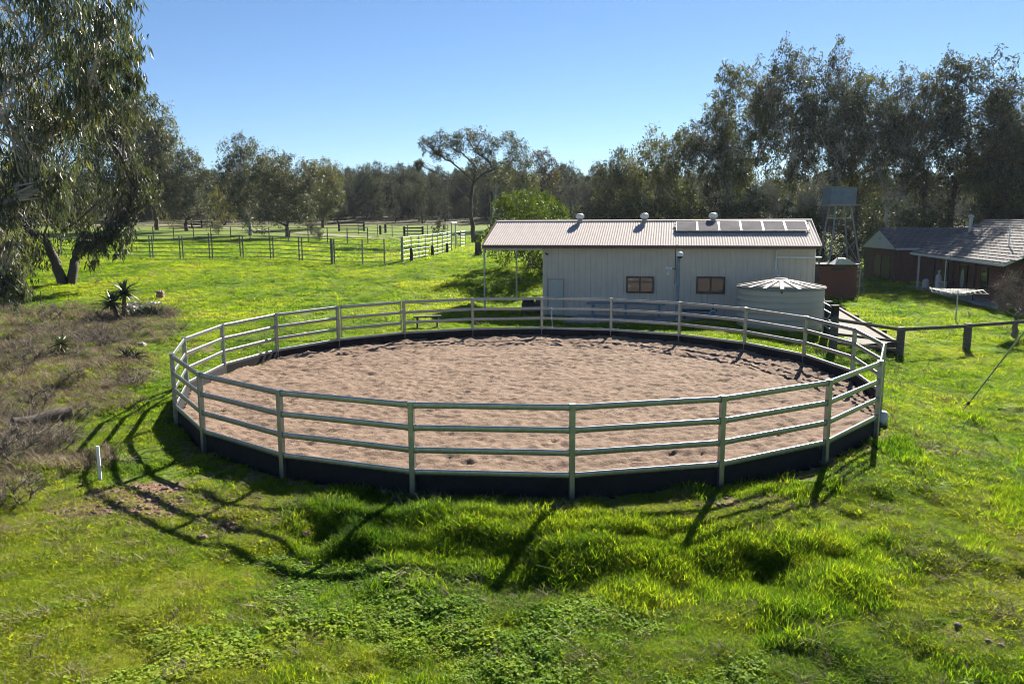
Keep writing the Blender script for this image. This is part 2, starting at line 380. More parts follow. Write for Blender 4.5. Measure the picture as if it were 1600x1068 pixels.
# ------------------------------------------------------------------ round pen
pen = thing('round_pen', 'round horse pen of galvanised steel posts and four rails with black rubber kickboards', 'fence', (PCX, PCY, 0))
PA = [PPH+k*2*math.pi/NP for k in range(NP)]
post_me = MB().box((0, 0, .42), (.098, .098, 2.15), bev=.012).mesh('post')
cap_me = MB().box((0, 0, 0), (.112, .112, .022), bev=.014).mesh('post_cap')
post_me.materials.append(galv); cap_me.materials.append(galv)
PP = [np.array([PCX+PR*math.cos(a), PCY+PR*math.sin(a)]) for a in PA]
for k_ in range(NP):
    o = obj('post', post_me, None, pen, (PP[k_][0]-PCX, PP[k_][1]-PCY, 0)); o.rotation_euler.z = PA[k_]
    c = obj('post_cap', cap_me, None, o, (0, 0, 1.508))
SIDE = 2*PR*math.sin(math.pi/NP)
def rail_mesh(L_, name='rail', hh=.052, tt=.022):
    """oval cattle rail with a bracket sleeve at both ends, along X"""
    m = MB(); prof = [(tt*math.copysign(abs(math.cos(a))**.6, math.cos(a)), hh*math.copysign(abs(math.sin(a))**.75, math.sin(a))) for a in [2*math.pi*i/14 for i in range(14)]]
    def sweep(x0, x1, sc):
        V = [(x0, y*sc, z*sc) for y, z in prof]+[(x1, y*sc, z*sc) for y, z in prof]; n_ = len(prof)
        m.add(V, [(i, (i+1) % n_, n_+(i+1) % n_, n_+i) for i in range(n_)], True); m.add(V[:n_], [tuple(range(n_))[::-1]]); m.add(V[n_:], [tuple(range(n_))])
    sweep(-L_/2, L_/2, 1); sweep(-L_/2, -L_/2+.05, 1.12); sweep(L_/2-.05, L_/2, 1.12)
    return m.mesh(name)
rme = rail_mesh(SIDE-.094); rme.materials.append(galv)
grme = rail_mesh(SIDE-.31); grme.materials.append(galv)
bme = MB().box((0, 0, .02), (SIDE-.01, .014, .50)).mesh('kickboard'); bme.materials.append(rubber)
RZ = [1.455, 1.07, .685, .30]
for k_ in range(NP):
    p, q = PP[k_], PP[(k_+1) % NP]; mid = (p+q)/2-np.array([PCX, PCY]); ang = math.atan2(q[1]-p[1], q[0]-p[0])
    gate = None
    if k_ == 12:
        e = (q-p)/np.linalg.norm(q-p); m = MB()
        for s_ in (1, -1):
            c = (p+q)/2+e*s_*(SIDE/2-.13); m = MB().tube([(c[0], c[1], .40), (c[0], c[1], 1.53)], .024, 10)
            if gate is None: gate = m.build('gate', galv, pen)
            else: m.build('stile', galv, gate)
        c = p+e*.1; MB().box((c[0], c[1], 1.10), (.16, .07, .09), ang).build('latch', galv, gate)
    for i, z in enumerate(RZ):
        if gate is not None and i < 3: o = obj('gate_rail', grme, None, gate, (mid[0], mid[1], z))
        else: o = obj('rail', rme, None, pen, (mid[0], mid[1], z))
        o.rotation_euler.z = ang
    o = obj('kickboard', bme, None, pen, (mid[0]*.9955, mid[1]*.9955, 0)); o.rotation_euler.z = ang
# a lead rope on the far top rail
pr_ = PP[10]; dd = (PP[9]-PP[10])/SIDE
m = MB(); b0 = pr_+dd*.38
ro_ = [(b0[0], b0[1]-.05, z) for z in (1.10, 1.12)]+[(b0[0]+dd[0]*.03, b0[1]-.04, 1.05)]+[(b0[0]+dd[0]*.03*math.sin(z*4), b0[1]-.045, z) for z in (.9, .7, .5, .33)]
m.tube(ro_, .012, 6); tag(m.build('lead_rope', white_p, None, Vector((b0[0], b0[1], .33))), 'pale lead rope hanging from a rail on the far side of the pen', 'rope')

# ------------------------------------------------------------------ machinery shed
PHI = math.radians(11.6); su = np.array([math.cos(PHI), -math.sin(PHI), 0]); sv = np.array([math.sin(PHI), math.cos(PHI), 0])
SO = gy(755, 384.3, 38.5); EZ = SO[2]; SO[2] = 0
SW = 15.3; ST = 3.3
def onwall(px, py, off=.35):
    """(along, height) on the shed's front wall"""
    r = ray(px, py); P0 = SO+sv*off; t_ = np.dot(P0-CAMP, sv)/np.dot(r, sv); p = CAMP+r*t_
    return float(np.dot(p-SO, su)), float(p[2])
def SP(a, b_, z): return SO+su*a+sv*b_+np.array([0, 0, z])
rz = gy(1020, 344.5, (SO+su*7.5+sv*ST)[1])[2]
FLZ = -.12
shed = thing('shed', 'cream corrugated steel shed with pale iron roof, maroon fascia and open carport end', 'shed', SP(8, 3, FLZ))
aL, _ = onwall(848, 440); aR = SW-.12; DEPTH = 2*ST-.7
ztop = EZ+.02
def ribbed(p, along, out, wd, z0, z1, nrib=3, ribh=.022):
    """wall sheet: a thin pan with raised ribs, from p along 'along'"""
    m = MB(); prof = []; st_ = wd/nrib
    for i in range(nrib):
        x = i*st_; prof += [(x, 0), (x+st_*.62, 0), (x+st_*.70, ribh), (x+st_*.90, ribh), (x+st_*.98, 0)]
    prof.append((wd, 0)); V = []
    for z in (z0, z1):
        V += [p+along*x+out*h_+np.array([0, 0, z]) for x, h_ in prof]
    k_ = len(prof); m.add(V, [(i, i+1, k_+i+1, k_+i) for i in range(k_-1)]); return m
wall = MB()
wall.frame(SP((aL+aR)/2, .35+DEPTH/2, (FLZ-.3+ztop)/2), su*((aR-aL)/2-.01), sv*(DEPTH/2-.03), (0, 0, (ztop-FLZ+.3)/2))
wall = wall.build('wall', cream, shed)
ns = 16; wd = (aR-aL)/ns
for i in range(ns): ribbed(SP(aL+i*wd, .35, 0), su, -sv, wd-.004, FLZ, ztop-.05, 3).build('wall_sheet', cream, wall)
for i in range(7):
    ribbed(SP(aR, .35+i*DEPTH/7, 0), sv, su, DEPTH/7-.004, FLZ, ztop-.05, 3).build('wall_sheet', cream, wall)
    ribbed(SP(aL, .35+i*DEPTH/7, 0), sv, -su, DEPTH/7-.004, FLZ, ztop-.05, 3).build('wall_sheet', cream, wall)
# gable ends
for a in (aL, aR):
    m = MB(); m.poly([SP(a, .37, ztop), SP(a, 2*ST-.37, ztop), SP(a, ST, rz-.08)], .03); m.build('gable', cream, wall)
roof = MB()
for s_ in (0, 1):
    e0, e1 = (0, ST) if s_ == 0 else (2*ST, ST)
    roof.poly([SP(.03, e0, EZ+.02), SP(SW-.03, e0, EZ+.02), SP(SW-.03, e1, rz-.03), SP(.03, e1, rz-.03)], .02)
roof = roof.build('roof', roofm, shed)
nsh = 22; wsh = SW/nsh
def corr_mesh(side):
    m = MB(); nc = 6; V = []; e0, z0, e1, z1 = (-.03, EZ+.055, ST, rz+.01) if side == 0 else (2*ST+.03, EZ+.055, ST, rz+.01)
    xs_ = np.linspace(0, wsh+.02, nc*6+1)
    for e, z in ((e0, z0), (e1, z1)): V += [su*x+sv*e+np.array([0, 0, z+.015*math.sin(x/wsh*nc*2*math.pi)+(.004 if x > wsh else 0)]) for x in xs_]
    k_ = len(xs_); m.add(V, [(i, i+1, k_+i+1, k_+i) for i in range(k_-1)], True); me_ = m.mesh('roof_sheet'); me_.materials.append(roofm); return me_
cm = [corr_mesh(0), corr_mesh(1)]
for i in range(nsh):
    for s_ in (0, 1):
        p = SP(i*wsh, 0, .0012*(i % 2)); obj('roof_sheet', cm[s_], None, roof, Vector(p)-org(shed))
m = MB()
for s_ in (-1, 1): m.poly([SP(-.02, ST+s_*.16, rz+.005), SP(SW+.02, ST+s_*.16, rz+.005), SP(SW+.02, ST, rz+.05), SP(-.02, ST, rz+.05)])
m.build('ridge_cap', roofm, roof)
m = MB(); m.beam(SP(-.03, -.09, EZ-.02), SP(SW+.03, -.09, EZ-.02), .12, .15); m.build('gutter', fascia, roof)
for a in (-.05, SW+.05):
    for e in (0, 2*ST):
        m = MB(); m.beam(SP(a, e-.02 if e == 0 else e+.02, EZ-.02), SP(a, ST, rz-.01), .035, .17); m.build('barge_board', roofm if a > 0 else fascia, roof)
for px in (906, 1007, 1114):     # whirlybird ventilators just before the ridge
    a, _ = onwall(px, 350, ST-.25); c = SP(a, ST-.22, rz-.06)
    m = MB(); m.lathe(c, [(.12, -.1), (.12, .14), (.14, .14), (.15, .17)], 16); vt = m.build('ventilator', galv_pipe, roof)
    m = MB(); m.lathe(c, [(.10, .16), (.19, .20), (.22, .28), (.19, .37), (.10, .42), (.0, .43)], 20); m.build('ventilator_head', white_p, vt)
    m = MB()
    for j in range(12):
        an = j*math.pi/6; d = np.array([math.cos(an), math.sin(an), 0]); m.beam(c+d*.19+[0, 0, .21], c+d*.19+[0, 0, .37], .05, .03)
    m.build('vane', galv_pipe, vt)
# carport posts and beam under the open end
for px, e in ((757, .2), (807, 2*ST-.6)):
    a, _ = onwall(px, 430, e); c = SP(a, e, 0); g_ = gh(c[0], c[1])
    ztp = EZ-.1 if e < 1 else EZ-.02
    m = MB(); m.tube([(c[0], c[1], g_-.2), (c[0], c[1], ztp)], .045, 10); m.build('carport_post', galv_pipe, shed)
m = MB(); m.beam(SP(.1, .2, EZ-.14), SP(aL, .2, EZ-.14), .06, .12); m.build('carport_beam', galv_pipe, shed)
# door
(d0, zt), (d1, zb) = onwall(856.5, 436.5), onwall(880.5, 495.5)
m = MB(); m.frame(SP((d0+d1)/2, .315, (zt+zb)/2), su*(d1-d0)/2, sv*.014, (0, 0, (zt-zb)/2)); door = m.build('door', mat('door_cream', (.44, .44, .39), .45, var=.05), shed)
m = MB()
for a in (d0, d1): m.beam(SP(a, .30, zb), SP(a, .30, zt+.03), .03, .05)
m.beam(SP(d0, .30, zt+.02), SP(d1, .30, zt+.02), .03, .04); m.build('door_frame', mat('cream_trim', (.26, .26, .23), .5), door)
m = MB(); m.tube([SP(d1-.1, .30, zb+1), SP(d1-.1, .25, zb+1), SP(d1-.2, .25, zb+1)], .012, 6); m.build('handle', galv, door)
# windows
for x0, x1, y0, y1, bars in ((980, 1020, 432.5, 456.5, True), (1089.5, 1131, 433, 457.5, False)):
    (a0, z1), (a1, z0) = onwall(x0, y0), onwall(x1, y1); am = (a0+a1)/2
    fr = MB()
    for a in (a0, a1, am): fr.frame(SP(a, .30, (z0+z1)/2), su*.035, sv*.04, (0, 0, (z1-z0)/2+.03))
    for z in (z0, z1): fr.frame(SP(am, .302, z), su*((a1-a0)/2+.03), sv*.04, (0, 0, .04))
    if bars: fr.frame(SP(am, .304, (z0+z1)/2+.12), su*(a1-a0)/2, sv*.02, (0, 0, .018))
    wn = MB().frame(SP(am, .325, (z0+z1)/2), su*(a1-a0)/2, sv*.004, (0, 0, (z1-z0)/2)).build('window', black_m, shed)
    fr.build('window_frame', frame_brown, wn)
    for a in ((a0+am)/2, (am+a1)/2): MB().frame(SP(a, .31, (z0+z1)/2), su*((a1-a0)/4-.03), sv*.004, (0, 0, (z1-z0)/2-.03)).build('pane', pane, wn)
# downpipes, cameras
a, z = onwall(1212, 437, .1); dp = MB(); zt_ = EZ-.05
dp.tube([SP(a, .0, zt_), SP(a, .22, zt_-.2), SP(a, .22, 2.25), SP(a, -.3, 2.0), SP(a, -.9, 1.98)], .045, 10); dp.build('downpipe', white_p, shed)
a2, z2 = onwall(1282, 402); dp = MB(); dp.tube([SP(a+.04, .22, z2), SP(SW+.1, .22, z2)], .045, 10); dp.build('downpipe', white_p, shed)
a, z = onwall(853, 395.5); m = MB(); m.tube([SP(a, .32, z), SP(a, .22, z)], .03, 8); m.lathe(SP(a+.08, .22, z-.03), [(0, -.06), (.05, -.04), (.06, .02), (0, .04)], 12); m.build('security_camera', black_m, shed)
# concrete apron
m = MB(); ap = [SP(*q, 0) for q in ((4.6, .3), (4.1, -2.6), (12.2, -2.6), (12.2, .3))]; 
m.poly([(p[0], p[1], -.035) for p in ap], .2); o = m.build('concrete_slab', concrete); o['kind'] = 'structure'

# solar array of six panels on a tilted rail
def onroof(px, py):
    nrm = np.cross(su, sv*ST+np.array([0, 0, rz-EZ])); nrm /= np.linalg.norm(nrm); P0 = SP(0, 0, EZ+.07); r = ray(px, py); t_ = np.dot(P0-CAMP, nrm)/np.dot(r, nrm); p = CAMP+r*t_
    d = p-SO; return float(np.dot(d, su)), float(np.dot(d, sv)), nrm
a0, e0, nr = onroof(1056, 363.2); a1, _, _ = onroof(1264, 362.5); _, e1, _ = onroof(1160, 348.5)
slope = sv*ST+np.array([0, 0, rz-EZ]); slope /= np.linalg.norm(slope)
e1 = min(e1, ST-.45); ln = (e1-e0)/np.dot(slope, sv)
def RP(a, e, up): return SP(a, e, EZ+.07+(rz-EZ)/ST*e)+nr*up
arr = thing('solar_array', 'row of six glossy solar panels mounted on the right end of the shed roof', 'solar panels', RP((a0+a1)/2, e0, 0))
pw = (a1-a0)/6
for i in range(6):
    c = RP(a0+pw*(i+.5), (e0+e1)/2, .085); p_ = MB().frame(c, su*(pw/2-.012), slope*ln/2, nr*.018).build('solar_panel', galv_pipe, arr)
    MB().frame(c+nr*.021, su*(pw/2-.04), slope*(ln/2-.03), nr*.003).build('glass', pv, p_)
for q in (.2, .8):
    m = MB(); e = e0+(e1-e0)*q; m.beam(RP(a0-.08, e, .04), RP(a1+.08, e, .04), .05, .05)
    for i in range(7): m.beam(RP(a0+pw*i, e, -.02), RP(a0+pw*i, e, .05), .05, .05)
    m.build('mounting_rail', galv, arr)

# ------------------------------------------------------------------ water tank
tcn = gy(1217.5, 500, 33.2); TR = 130/2/F*33.0; TZ = gy(1217, 447.5, 33.2)[2]
tank = thing('water_tank', 'round cream water tank with ribbed conical lid before the shed wall', 'water tank', (tcn[0], tcn[1], 0))
lidm = mat('tank_lid', (.27, .245, .21), .7, spec=.15, var=.12)
prof = [(TR*1.0, -.1)]
for i in range(7):
    z = i*TZ/7; prof += [(TR, z), (TR, z+TZ/7-.05), (TR+.018, z+TZ/7-.03), (TR+.018, z+TZ/7-.012)]
prof += [(TR, TZ)]
MB().lathe((tcn[0], tcn[1], 0), prof, 48).build('tank_body', tankm, tank)
lid = MB().lathe((tcn[0], tcn[1], TZ), [(TR+.04, -.06), (TR+.07, -.03), (TR+.06, .02), (TR*.5, .17), (.3, .27), (.26, .34), (0, .36)], 48).build('tank_lid', lidm, tank)
for i in range(16):
    an = i*math.pi/8+.1; d = np.array([math.cos(an), math.sin(an), 0]); c0 = tcn*[1, 1, 0]
    m = MB(); m.beam(c0+d*.3+[0, 0, TZ+.28], c0+d*(TR+.03)+[0, 0, TZ+.03], .15, .05); m.build('lid_rib', lidm, lid)
m = MB(); d = (CAMP-tcn)*[1, 1, 0]; d /= np.linalg.norm(d); sd_ = np.cross(d, (0, 0, 1)); q = tcn*[1, 1, 0]+d*(TR-.02)-sd_*.05+[0, 0, TZ-.1]; m.tube([q, q+d*.05], .045, 10); m.build('overflow', black_m, tank)

# ------------------------------------------------------------------ small things in front of the shed
a, z = onwall(1058, 480, -1.2); c = SP(a, -1.2, 0); zt = gy(1060, 398, c[1])[2]
pole = thing('camera_pole', 'weathered blue grey pole with a white dome camera and spotlights by the shed', 'pole', (c[0], c[1], 0))
MB().tube([(c[0], c[1], -.2), (c[0], c[1], zt-.1)], .085, 12).build('pole', mat('pole_grey', (.23, .27, .31), .6, var=.35, vscale=5), pole)
m = MB().lathe((c[0]+.05, c[1]-.05, zt-.08), [(.0, .22), (.10, .20), (.15, .12), (.15, .02)], 16); dm = m.build('camera_dome', white_p, pole)
MB().lathe((c[0]+.05, c[1]-.05, zt-.17), [(0, 0), (.09, .03), (.13, .09), (.13, .10)], 16).build('camera_lens', black_m, dm)
MB().tube([(c[0]-.13, c[1], zt-1.3), (c[0]-.13, c[1], zt+.25), (c[0]-.07, c[1], zt+.45)], .02, 6).build('conduit', black_m, pole)
m = MB(); m.tube([(c[0]-.1, c[1], zt-.62), (c[0]-.35, c[1]-.1, zt-.6)], .02, 6); ar = m.build('lamp_arm', black_m, pole)
for dx, dz in ((-.36, -.58), (-.52, -.55), (-.48, -.82)):
    m = MB(); m.tube([(c[0]-.35, c[1]-.1, zt-.6), (c[0]+dx-.02, c[1]-.12, zt+dz)], .015, 6)
    m.lathe((c[0]+dx, c[1]-.14, zt+dz), [(0, .05), (.06, .03), (.08, -.05), (.0, -.06)], 12); m.build('spotlight', white_p, ar)
def trestle(label, a0, a1, e, z, m_, nleg=2, dpt=.55, thick=.06, leg=.09):
    c0, c1 = SP(a0, e, z), SP(a1, e, z); mid = (c0+c1)/2; g_ = gh(mid[0], mid[1])
    t_ = thing('trestle_table', label, 'table', (mid[0], mid[1], max(g_, -.035)))
    MB().frame(mid, (c1-c0)/2, sv*dpt/2, (0, 0, thick/2)).build('table_top', m_, t_)
    for i in range(nleg):
        f_ = .08+.84*i/(nleg-1); p = c0+(c1-c0)*f_
        for s_ in (-1, 1):
            q = p+sv*s_*dpt*.38; MB().beam((q[0], q[1], min(g_, -.035)-.02), (q[0], q[1], z-thick/2), leg, leg).build('leg', m_, t_)
        q0, q1 = p-sv*dpt*.38, p+sv*dpt*.38; MB().beam((q0[0], q0[1], z*.45), (q1[0], q1[1], z*.45), .05, .05).build('cross_bar', m_, t_)
a0, z0 = onwall(917, 473, -.6); a1, _ = onwall(1040, 476, -.6); trestle('long blue grey workbench along the shed wall between door and camera pole', a0, a1, -.6, z0, bluegrey, 3)
a0, z0 = onwall(1066, 484, -.4); a1, _ = onwall(1120, 484, -.4); trestle('short dark bench under the right shed window beside the pump', a0, a1, -.4, z0, black_m, 2, .4)
# pump and pipe
a, z = onwall(1114, 489, -.9); c = SP(a, -.9, z)
pump = thing('water_pump', 'blue grey water pump with round flange and pipe stand before the shed', 'pump', (c[0], c[1], gh(c[0], c[1])))
g_ = gh(c[0], c[1])
MB().tube([c+sv*.25, c-sv*.12], .12, 16).build('pump_body', bluegrey, pump)
m = MB(); ring = [c-sv*.15+.14*(su*math.cos(t_)+np.array([0, 0, 1])*math.sin(t_)) for t_ in np.linspace(0, 2*math.pi, 21)]; m.tube(ring, .035, 8); m.build('flange', mat('pale_blue', (.35, .45, .52), .5), pump)
MB().tube([(c[0], c[1], g_-.1), (c[0], c[1], c[2]-.1)], .06, 10).build('pump_stand', bluegrey, pump)
MB().tube([c+np.array([0, 0, .1]), c+np.array([0, 0, .42])], .045, 8).build('riser', black_m, pump)
MB().tube([c, c-su*1.5], .05, 10).build('pipe', bluegrey, pump)
# low bench beyond the pen
p0 = gy(647, 509, 32.6); p1 = gy(690, 506, 32.9); mid = (p0+p1)/2; g_ = gh(mid[0], mid[1])
bn = thing('bench', 'low dark plank bench on the grass just beyond the pen', 'bench', (mid[0], mid[1], g_))
zz = g_+.46
MB().beam((p0[0], p0[1], zz), (p1[0], p1[1], zz), .30, .05).build('seat', dark_timber, bn)
for f_ in (.13, .85):
    q = p0+(p1-p0)*f_; MB().box((q[0], q[1], g_+.19), (.07, .26, .5)).build('leg', timber if f_ > .5 else dark_timber, bn)
# covered ride-on mower at the shed's left corner
a, z = onwall(834, 484, .5); c = SP(a, .9, 0); g_ = gh(c[0], c[1])
mw = thing('ride_on_mower', 'black low ride on mower parked at the left corner of the shed', 'mower', (c[0], c[1], g_))
m = MB(); m.frame(c+[0, 0, g_+.42], su*.62, sv*.35, (0, 0, .12), .06); m.frame(c-su*.35+[0, 0, g_+.60], su*.26, sv*.26, (0, 0, .11), .08); m.build('mower_body', black_m, mw)
m = MB(); m.frame(c+su*.25+[0, 0, g_+.60], su*.2, sv*.22, (0, 0, .05), .05); m.frame(c+su*.45+[0, 0, g_+.76], su*.05, sv*.22, (0, 0, .16), .03); m.build('seat', black_m, mw)
m = MB(); hub = c-su*.08; m.tube([hub+[0, 0, g_+.65], hub+su*.08+[0, 0, g_+.82]], .018, 6); m.tube([hub+su*.08+[0, 0, g_+.84]+.14*(su*math.cos(t_)+sv*math.sin(t_)) for t_ in np.linspace(0, 6.283, 15)], .014, 6); m.build('steering_wheel', black_m, mw)
for da, r_ in ((-.42, .17), (.40, .24)):
    for s_ in (-1, 1):
        q = c+su*da+sv*s_*.36+[0, 0, g_+r_-.01]; MB().tube([q-sv*.07, q+sv*.07], r_, 16).build('wheel', black_m, mw)
MB().frame(c-su*.15+[0, 0, g_+.2], su*.5, sv*.5, (0, 0, .06), .1).build('cutter_deck', mat('deck_grey', (.1, .1, .1), .5), mw)

# ------------------------------------------------------------------ timber fence, ramp and guy wire on the right
fb = [np.array([*gy(px, 520, y)[:2]]) for px, y in ((1303, 29.2), (1407, 30.6), (1512, 32.0), (1622, 33.6), (1740, 35.2))]
tf = thing('timber_fence', 'old grey timber post and rail fence running right from the pen', 'fence', (fb[1][0], fb[1][1], gh(*fb[1])))
tops = []
for i, q in enumerate(fb):
    g_ = gh(*q); zt = gy(800, 514 if i < 2 else 517, q[1])[2]+.02*i; zt = g_+1.12 if i != 0 else g_+1.2; tops.append((q, zt, g_))
    MB().beam((q[0], q[1], g_-.3), (q[0]+.03*(i % 2), q[1], zt), .26, .24, bev=.05).build('post', timber, tf)
for i in range(len(fb)-1):
    (q, z, g_), (q2, z2, g2) = tops[i], tops[i+1]
    MB().beam((q[0], q[1]-.10, z-.08), (q2[0], q2[1]-.10, z2-.09), .10, .13, bev=.03).build('rail', timber, tf)
    if i == 0:
        for h_ in (.62, .95): MB().beam((q[0], q[1]-.02, z-h_), (q2[0], q2[1]-.02, z2-h_+.05), .07, .10).build('rail', timber, tf)
# raised gravel loading ramp with sleeper edges
rp = [gz(1292, 478, -.35), gz(1306, 480, -.35), gz(1398, 534, -.35), gz(1318, 540, -.35)]
rc = sum(rp)/4
ramp = thing('loading_ramp', 'raised gravel loading ramp edged with old sleepers beside the water tank', 'ramp', (rc[0], rc[1], gh(rc[0], rc[1])))
MB().poly([(p[0], p[1], -.36) for p in rp[::-1]], .8).build('gravel_fill', gravel, ramp)
def plank(p, q, z, m_=timber, wd=.14, ht=.22, nm='sleeper'): MB().beam((p[0], p[1], z), (q[0], q[1], z), wd, ht).build(nm, m_, ramp)
plank(rp[1], rp[2], -.32, timber, .13, .12); plank(rp[2], rp[3], -.45, dark_timber, .16, .24); plank(rp[2], rp[3], -.70, dark_timber, .16, .22); plank(rp[0], rp[3], -.35, dark_timber, .14, .2)
for f_ in (.12, .38, .6, .82):
    q = rp[1]+(rp[2]-rp[1])*f_+np.array([.16, .05, 0]); g_ = gh(q[0], q[1]); MB().box((q[0], q[1], (g_-.2-.2)/2), (.14, .14, .0-g_)).build('stake', dark_timber, ramp)
# dark timber stock gate posts between tank and pen
for px, y, h_, lab in ((1302, 29.6, 1.5, 'tall dark timber gate post beside the water tank, nearest the gravel ramp'), (1291, 31.2, 1.3, 'dark timber gate post half hidden behind the tank edge')):
    q = gy(px, 520, y); g_ = gh(q[0], q[1]); m = MB(); m.beam((q[0], q[1], g_-.2), (q[0]+.03, q[1], g_+h_), .24, .22, bev=.04); m.box((q[0]+.02, q[1], g_+h_-.02), (.28, .26, .05))
    tag(m.build('gate_post', dark_timber, None, Vector((q[0], q[1], g_))), lab, 'post')
q0, q1 = gy(1286, 500, 30.8), gy(1302, 505, 29.8); g_ = gh(q0[0], q0[1])
rg = thing('stock_gate', 'small weathered stock gate of pale rails tied beside the water tank', 'gate', (q0[0], q0[1], g_))
for i, z in enumerate((.35, .65, .95, 1.2)): MB().tube([(q0[0], q0[1], g_+z+.1), (q1[0], q1[1], g_+z)], .025, 8).build('rail', galv_pipe, rg)
for q in (q0, q1): MB().tube([(q[0], q[1], g_+.1), (q[0], q[1], g_+1.32)], .03, 8).build('stile', galv_pipe, rg)
MB().tube([(q0[0], q0[1], g_+.4), (q1[0], q1[1], g_+1.2)], .022, 8).build('brace', galv_pipe, rg)
# white marker drum edge behind the right pen post
q = gy(1377, 652, 17.6); g_ = gh(q[0], q[1]); m = MB(); m.lathe((q[0], q[1], g_-.05), [(0, 0), (.13, 0), (.14, .05), (.14, .3), (.11, .35), (0, .37)], 16); tag(m.build('feed_tub', offwhite, None, Vector((q[0], q[1], g_))), 'pale feed tub half hidden behind the rightmost pen post', 'tub')
# guy wire
q0 = G(1503, 643); q1 = gy(1640, 467, 17.5)
gw = thing('guy_wire', 'taut steel guy wire rising from the grass at the right edge', 'wire', q0)
MB().tube([q0, q1], .012, 6).build('wire', wire_m, gw)
d = (q1-q0); MB().tube([q0+d*.14, q0+d*.95], .022, 8).build('wire_sleeve', galv_pipe, gw)
MB().tube([q0+d*.085, q0+d*.1], .04, 8).build('insulator', black_m, gw)

# ------------------------------------------------------------------ tank stand, brick hut
hx, hy = gy(1310, 440, 53.5)[:2]; g_ = gh(hx, hy)
tower_m = mat('tower_steel', (.22, .225, .23), .6, .4, var=.25)
hut = thing('brick_hut', 'small square red brick pump house with pale gabled vent behind the tank', 'hut', (hx, hy, g_))
HWd, HH = 2.55, 2.15
wl = MB().box((hx, hy+1.2, g_+HH/2), (HWd-.06, 2.34, HH)).build('wall', mortar, hut)
bw, bh = .30, .105                       # brick courses on the two faces in view, coarse modules
bme_ = MB().box((0, 0, 0), (bw-.018, .05, bh-.016)).mesh('brick'); bme_.materials.append(brick_m)
for r_ in range(int(HH/bh)):
    for c_ in range(int(HWd/bw)+1):
        x = hx-HWd/2+bw*(c_+.25+.5*(r_ % 2)); 
        if x > hx+HWd/2-.05: continue
        obj('brick', bme_, None, wl, Vector((x, hy+.015, g_+bh*(r_+.5)))-org(hut))
MB().box((hx-.05, hy-.012, g_+HH-.22), (.95, .06, .16)).build('vent_slot', black_m, hut)
rf = MB().box((hx, hy+1.2, g_+HH+.05), (HWd+.25, 2.75, .12)).build('roof', dark_timber, hut)
m = MB(); m.poly([(hx-.75, hy-.1, g_+HH+.12), (hx+.75, hy-.1, g_+HH+.12), (hx+.12, hy-.1, g_+HH+.52), (hx-.25, hy-.1, g_+HH+.52)], -.9); m.build('gable', galv_pipe, rf)
m = MB(); m.box((hx-.05, hy-.13, g_+HH+.3), (.36, .04, .16)); m.build('louvre', galv_pipe, rf)
MB().tube([(hx+HWd/2+.1, hy-.1, g_), (hx+HWd/2+.1, hy-.1, g_+HH+.2)], .035, 8).build('pipe', galv_pipe, hut)
ty = 57.; tl, tr = gy(1291, 320, ty), gy(1332, 320, ty); tx = (tl[0]+tr[0])/2; tz = gy(1311, 321, ty)[2]; g_ = gh(tx, ty)
tw = thing('tank_stand', 'tall pale steel lattice tower standing behind the small brick hut', 'tower', (tx, ty, g_))
bl, br = gy(1288, 405, ty)[0], gy(1333, 405, ty)[0]; zb = gy(1310, 405, ty)[2]
sp = lambda f_: (bl+(gy(1301, 325, ty)[0]-bl)*f_, br+(gy(1324, 325, ty)[0]-br)*f_)
L4 = []
for sx in (0, 1):
    for sy in (-1, 1):
        ext = (zb-g_)/(tz-zb)
        top = np.array([sp(1)[sx], ty+sy*.55, tz]); bot = np.array([sp(0)[sx], ty+sy*1.0, zb]); bot = bot+(bot-top)*ext
        L4.append((bot, top)); MB().tube([bot, top], .06, 8).build('leg', tower_m, tw)
def at4(i, z): b_, t_ = L4[i]; f_ = (z-b_[2])/(t_[2]-b_[2]); return b_+(t_-b_)*f_
for (i, j) in ((0, 2), (1, 3), (0, 1), (2, 3)):
    for z in (tz-.9, g_+1.9): MB().tube([at4(i, z), at4(j, z)], .035, 6).build('girt', tower_m, tw)
    for a_, b_ in ((g_+1.9, tz-2.4), (tz-2.4, g_+1.9)): MB().tube([at4(i, a_), at4(j, b_)], .022, 6).build('brace', tower_m, tw)
MB().box((tx+.05, ty, tz+.03), (2.15, 1.7, .09)).build('platform', tower_m, tw)
m = MB(); x0, x1 = gy(1291.5, 310, ty)[0], gy(1331, 310, ty)[0]; zt = gy(1311, 293, ty)[2]
ht = thing('header_tank', 'square blue grey steel header tank on top of the tower', 'tank', (tx, ty, tz+.08))
MB().box(((x0+x1)/2, ty, (tz+.08+zt)/2), (x1-x0, 1.5, zt-tz-.08), bev=.03).build('tank_shell', slate, ht)
for i in range(5):
    z = tz+.16+i*(zt-tz-.2)/4; MB().box(((x0+x1)/2, ty, z), (x1-x0+.05, 1.55, .05)).build('rib', slate, ht)

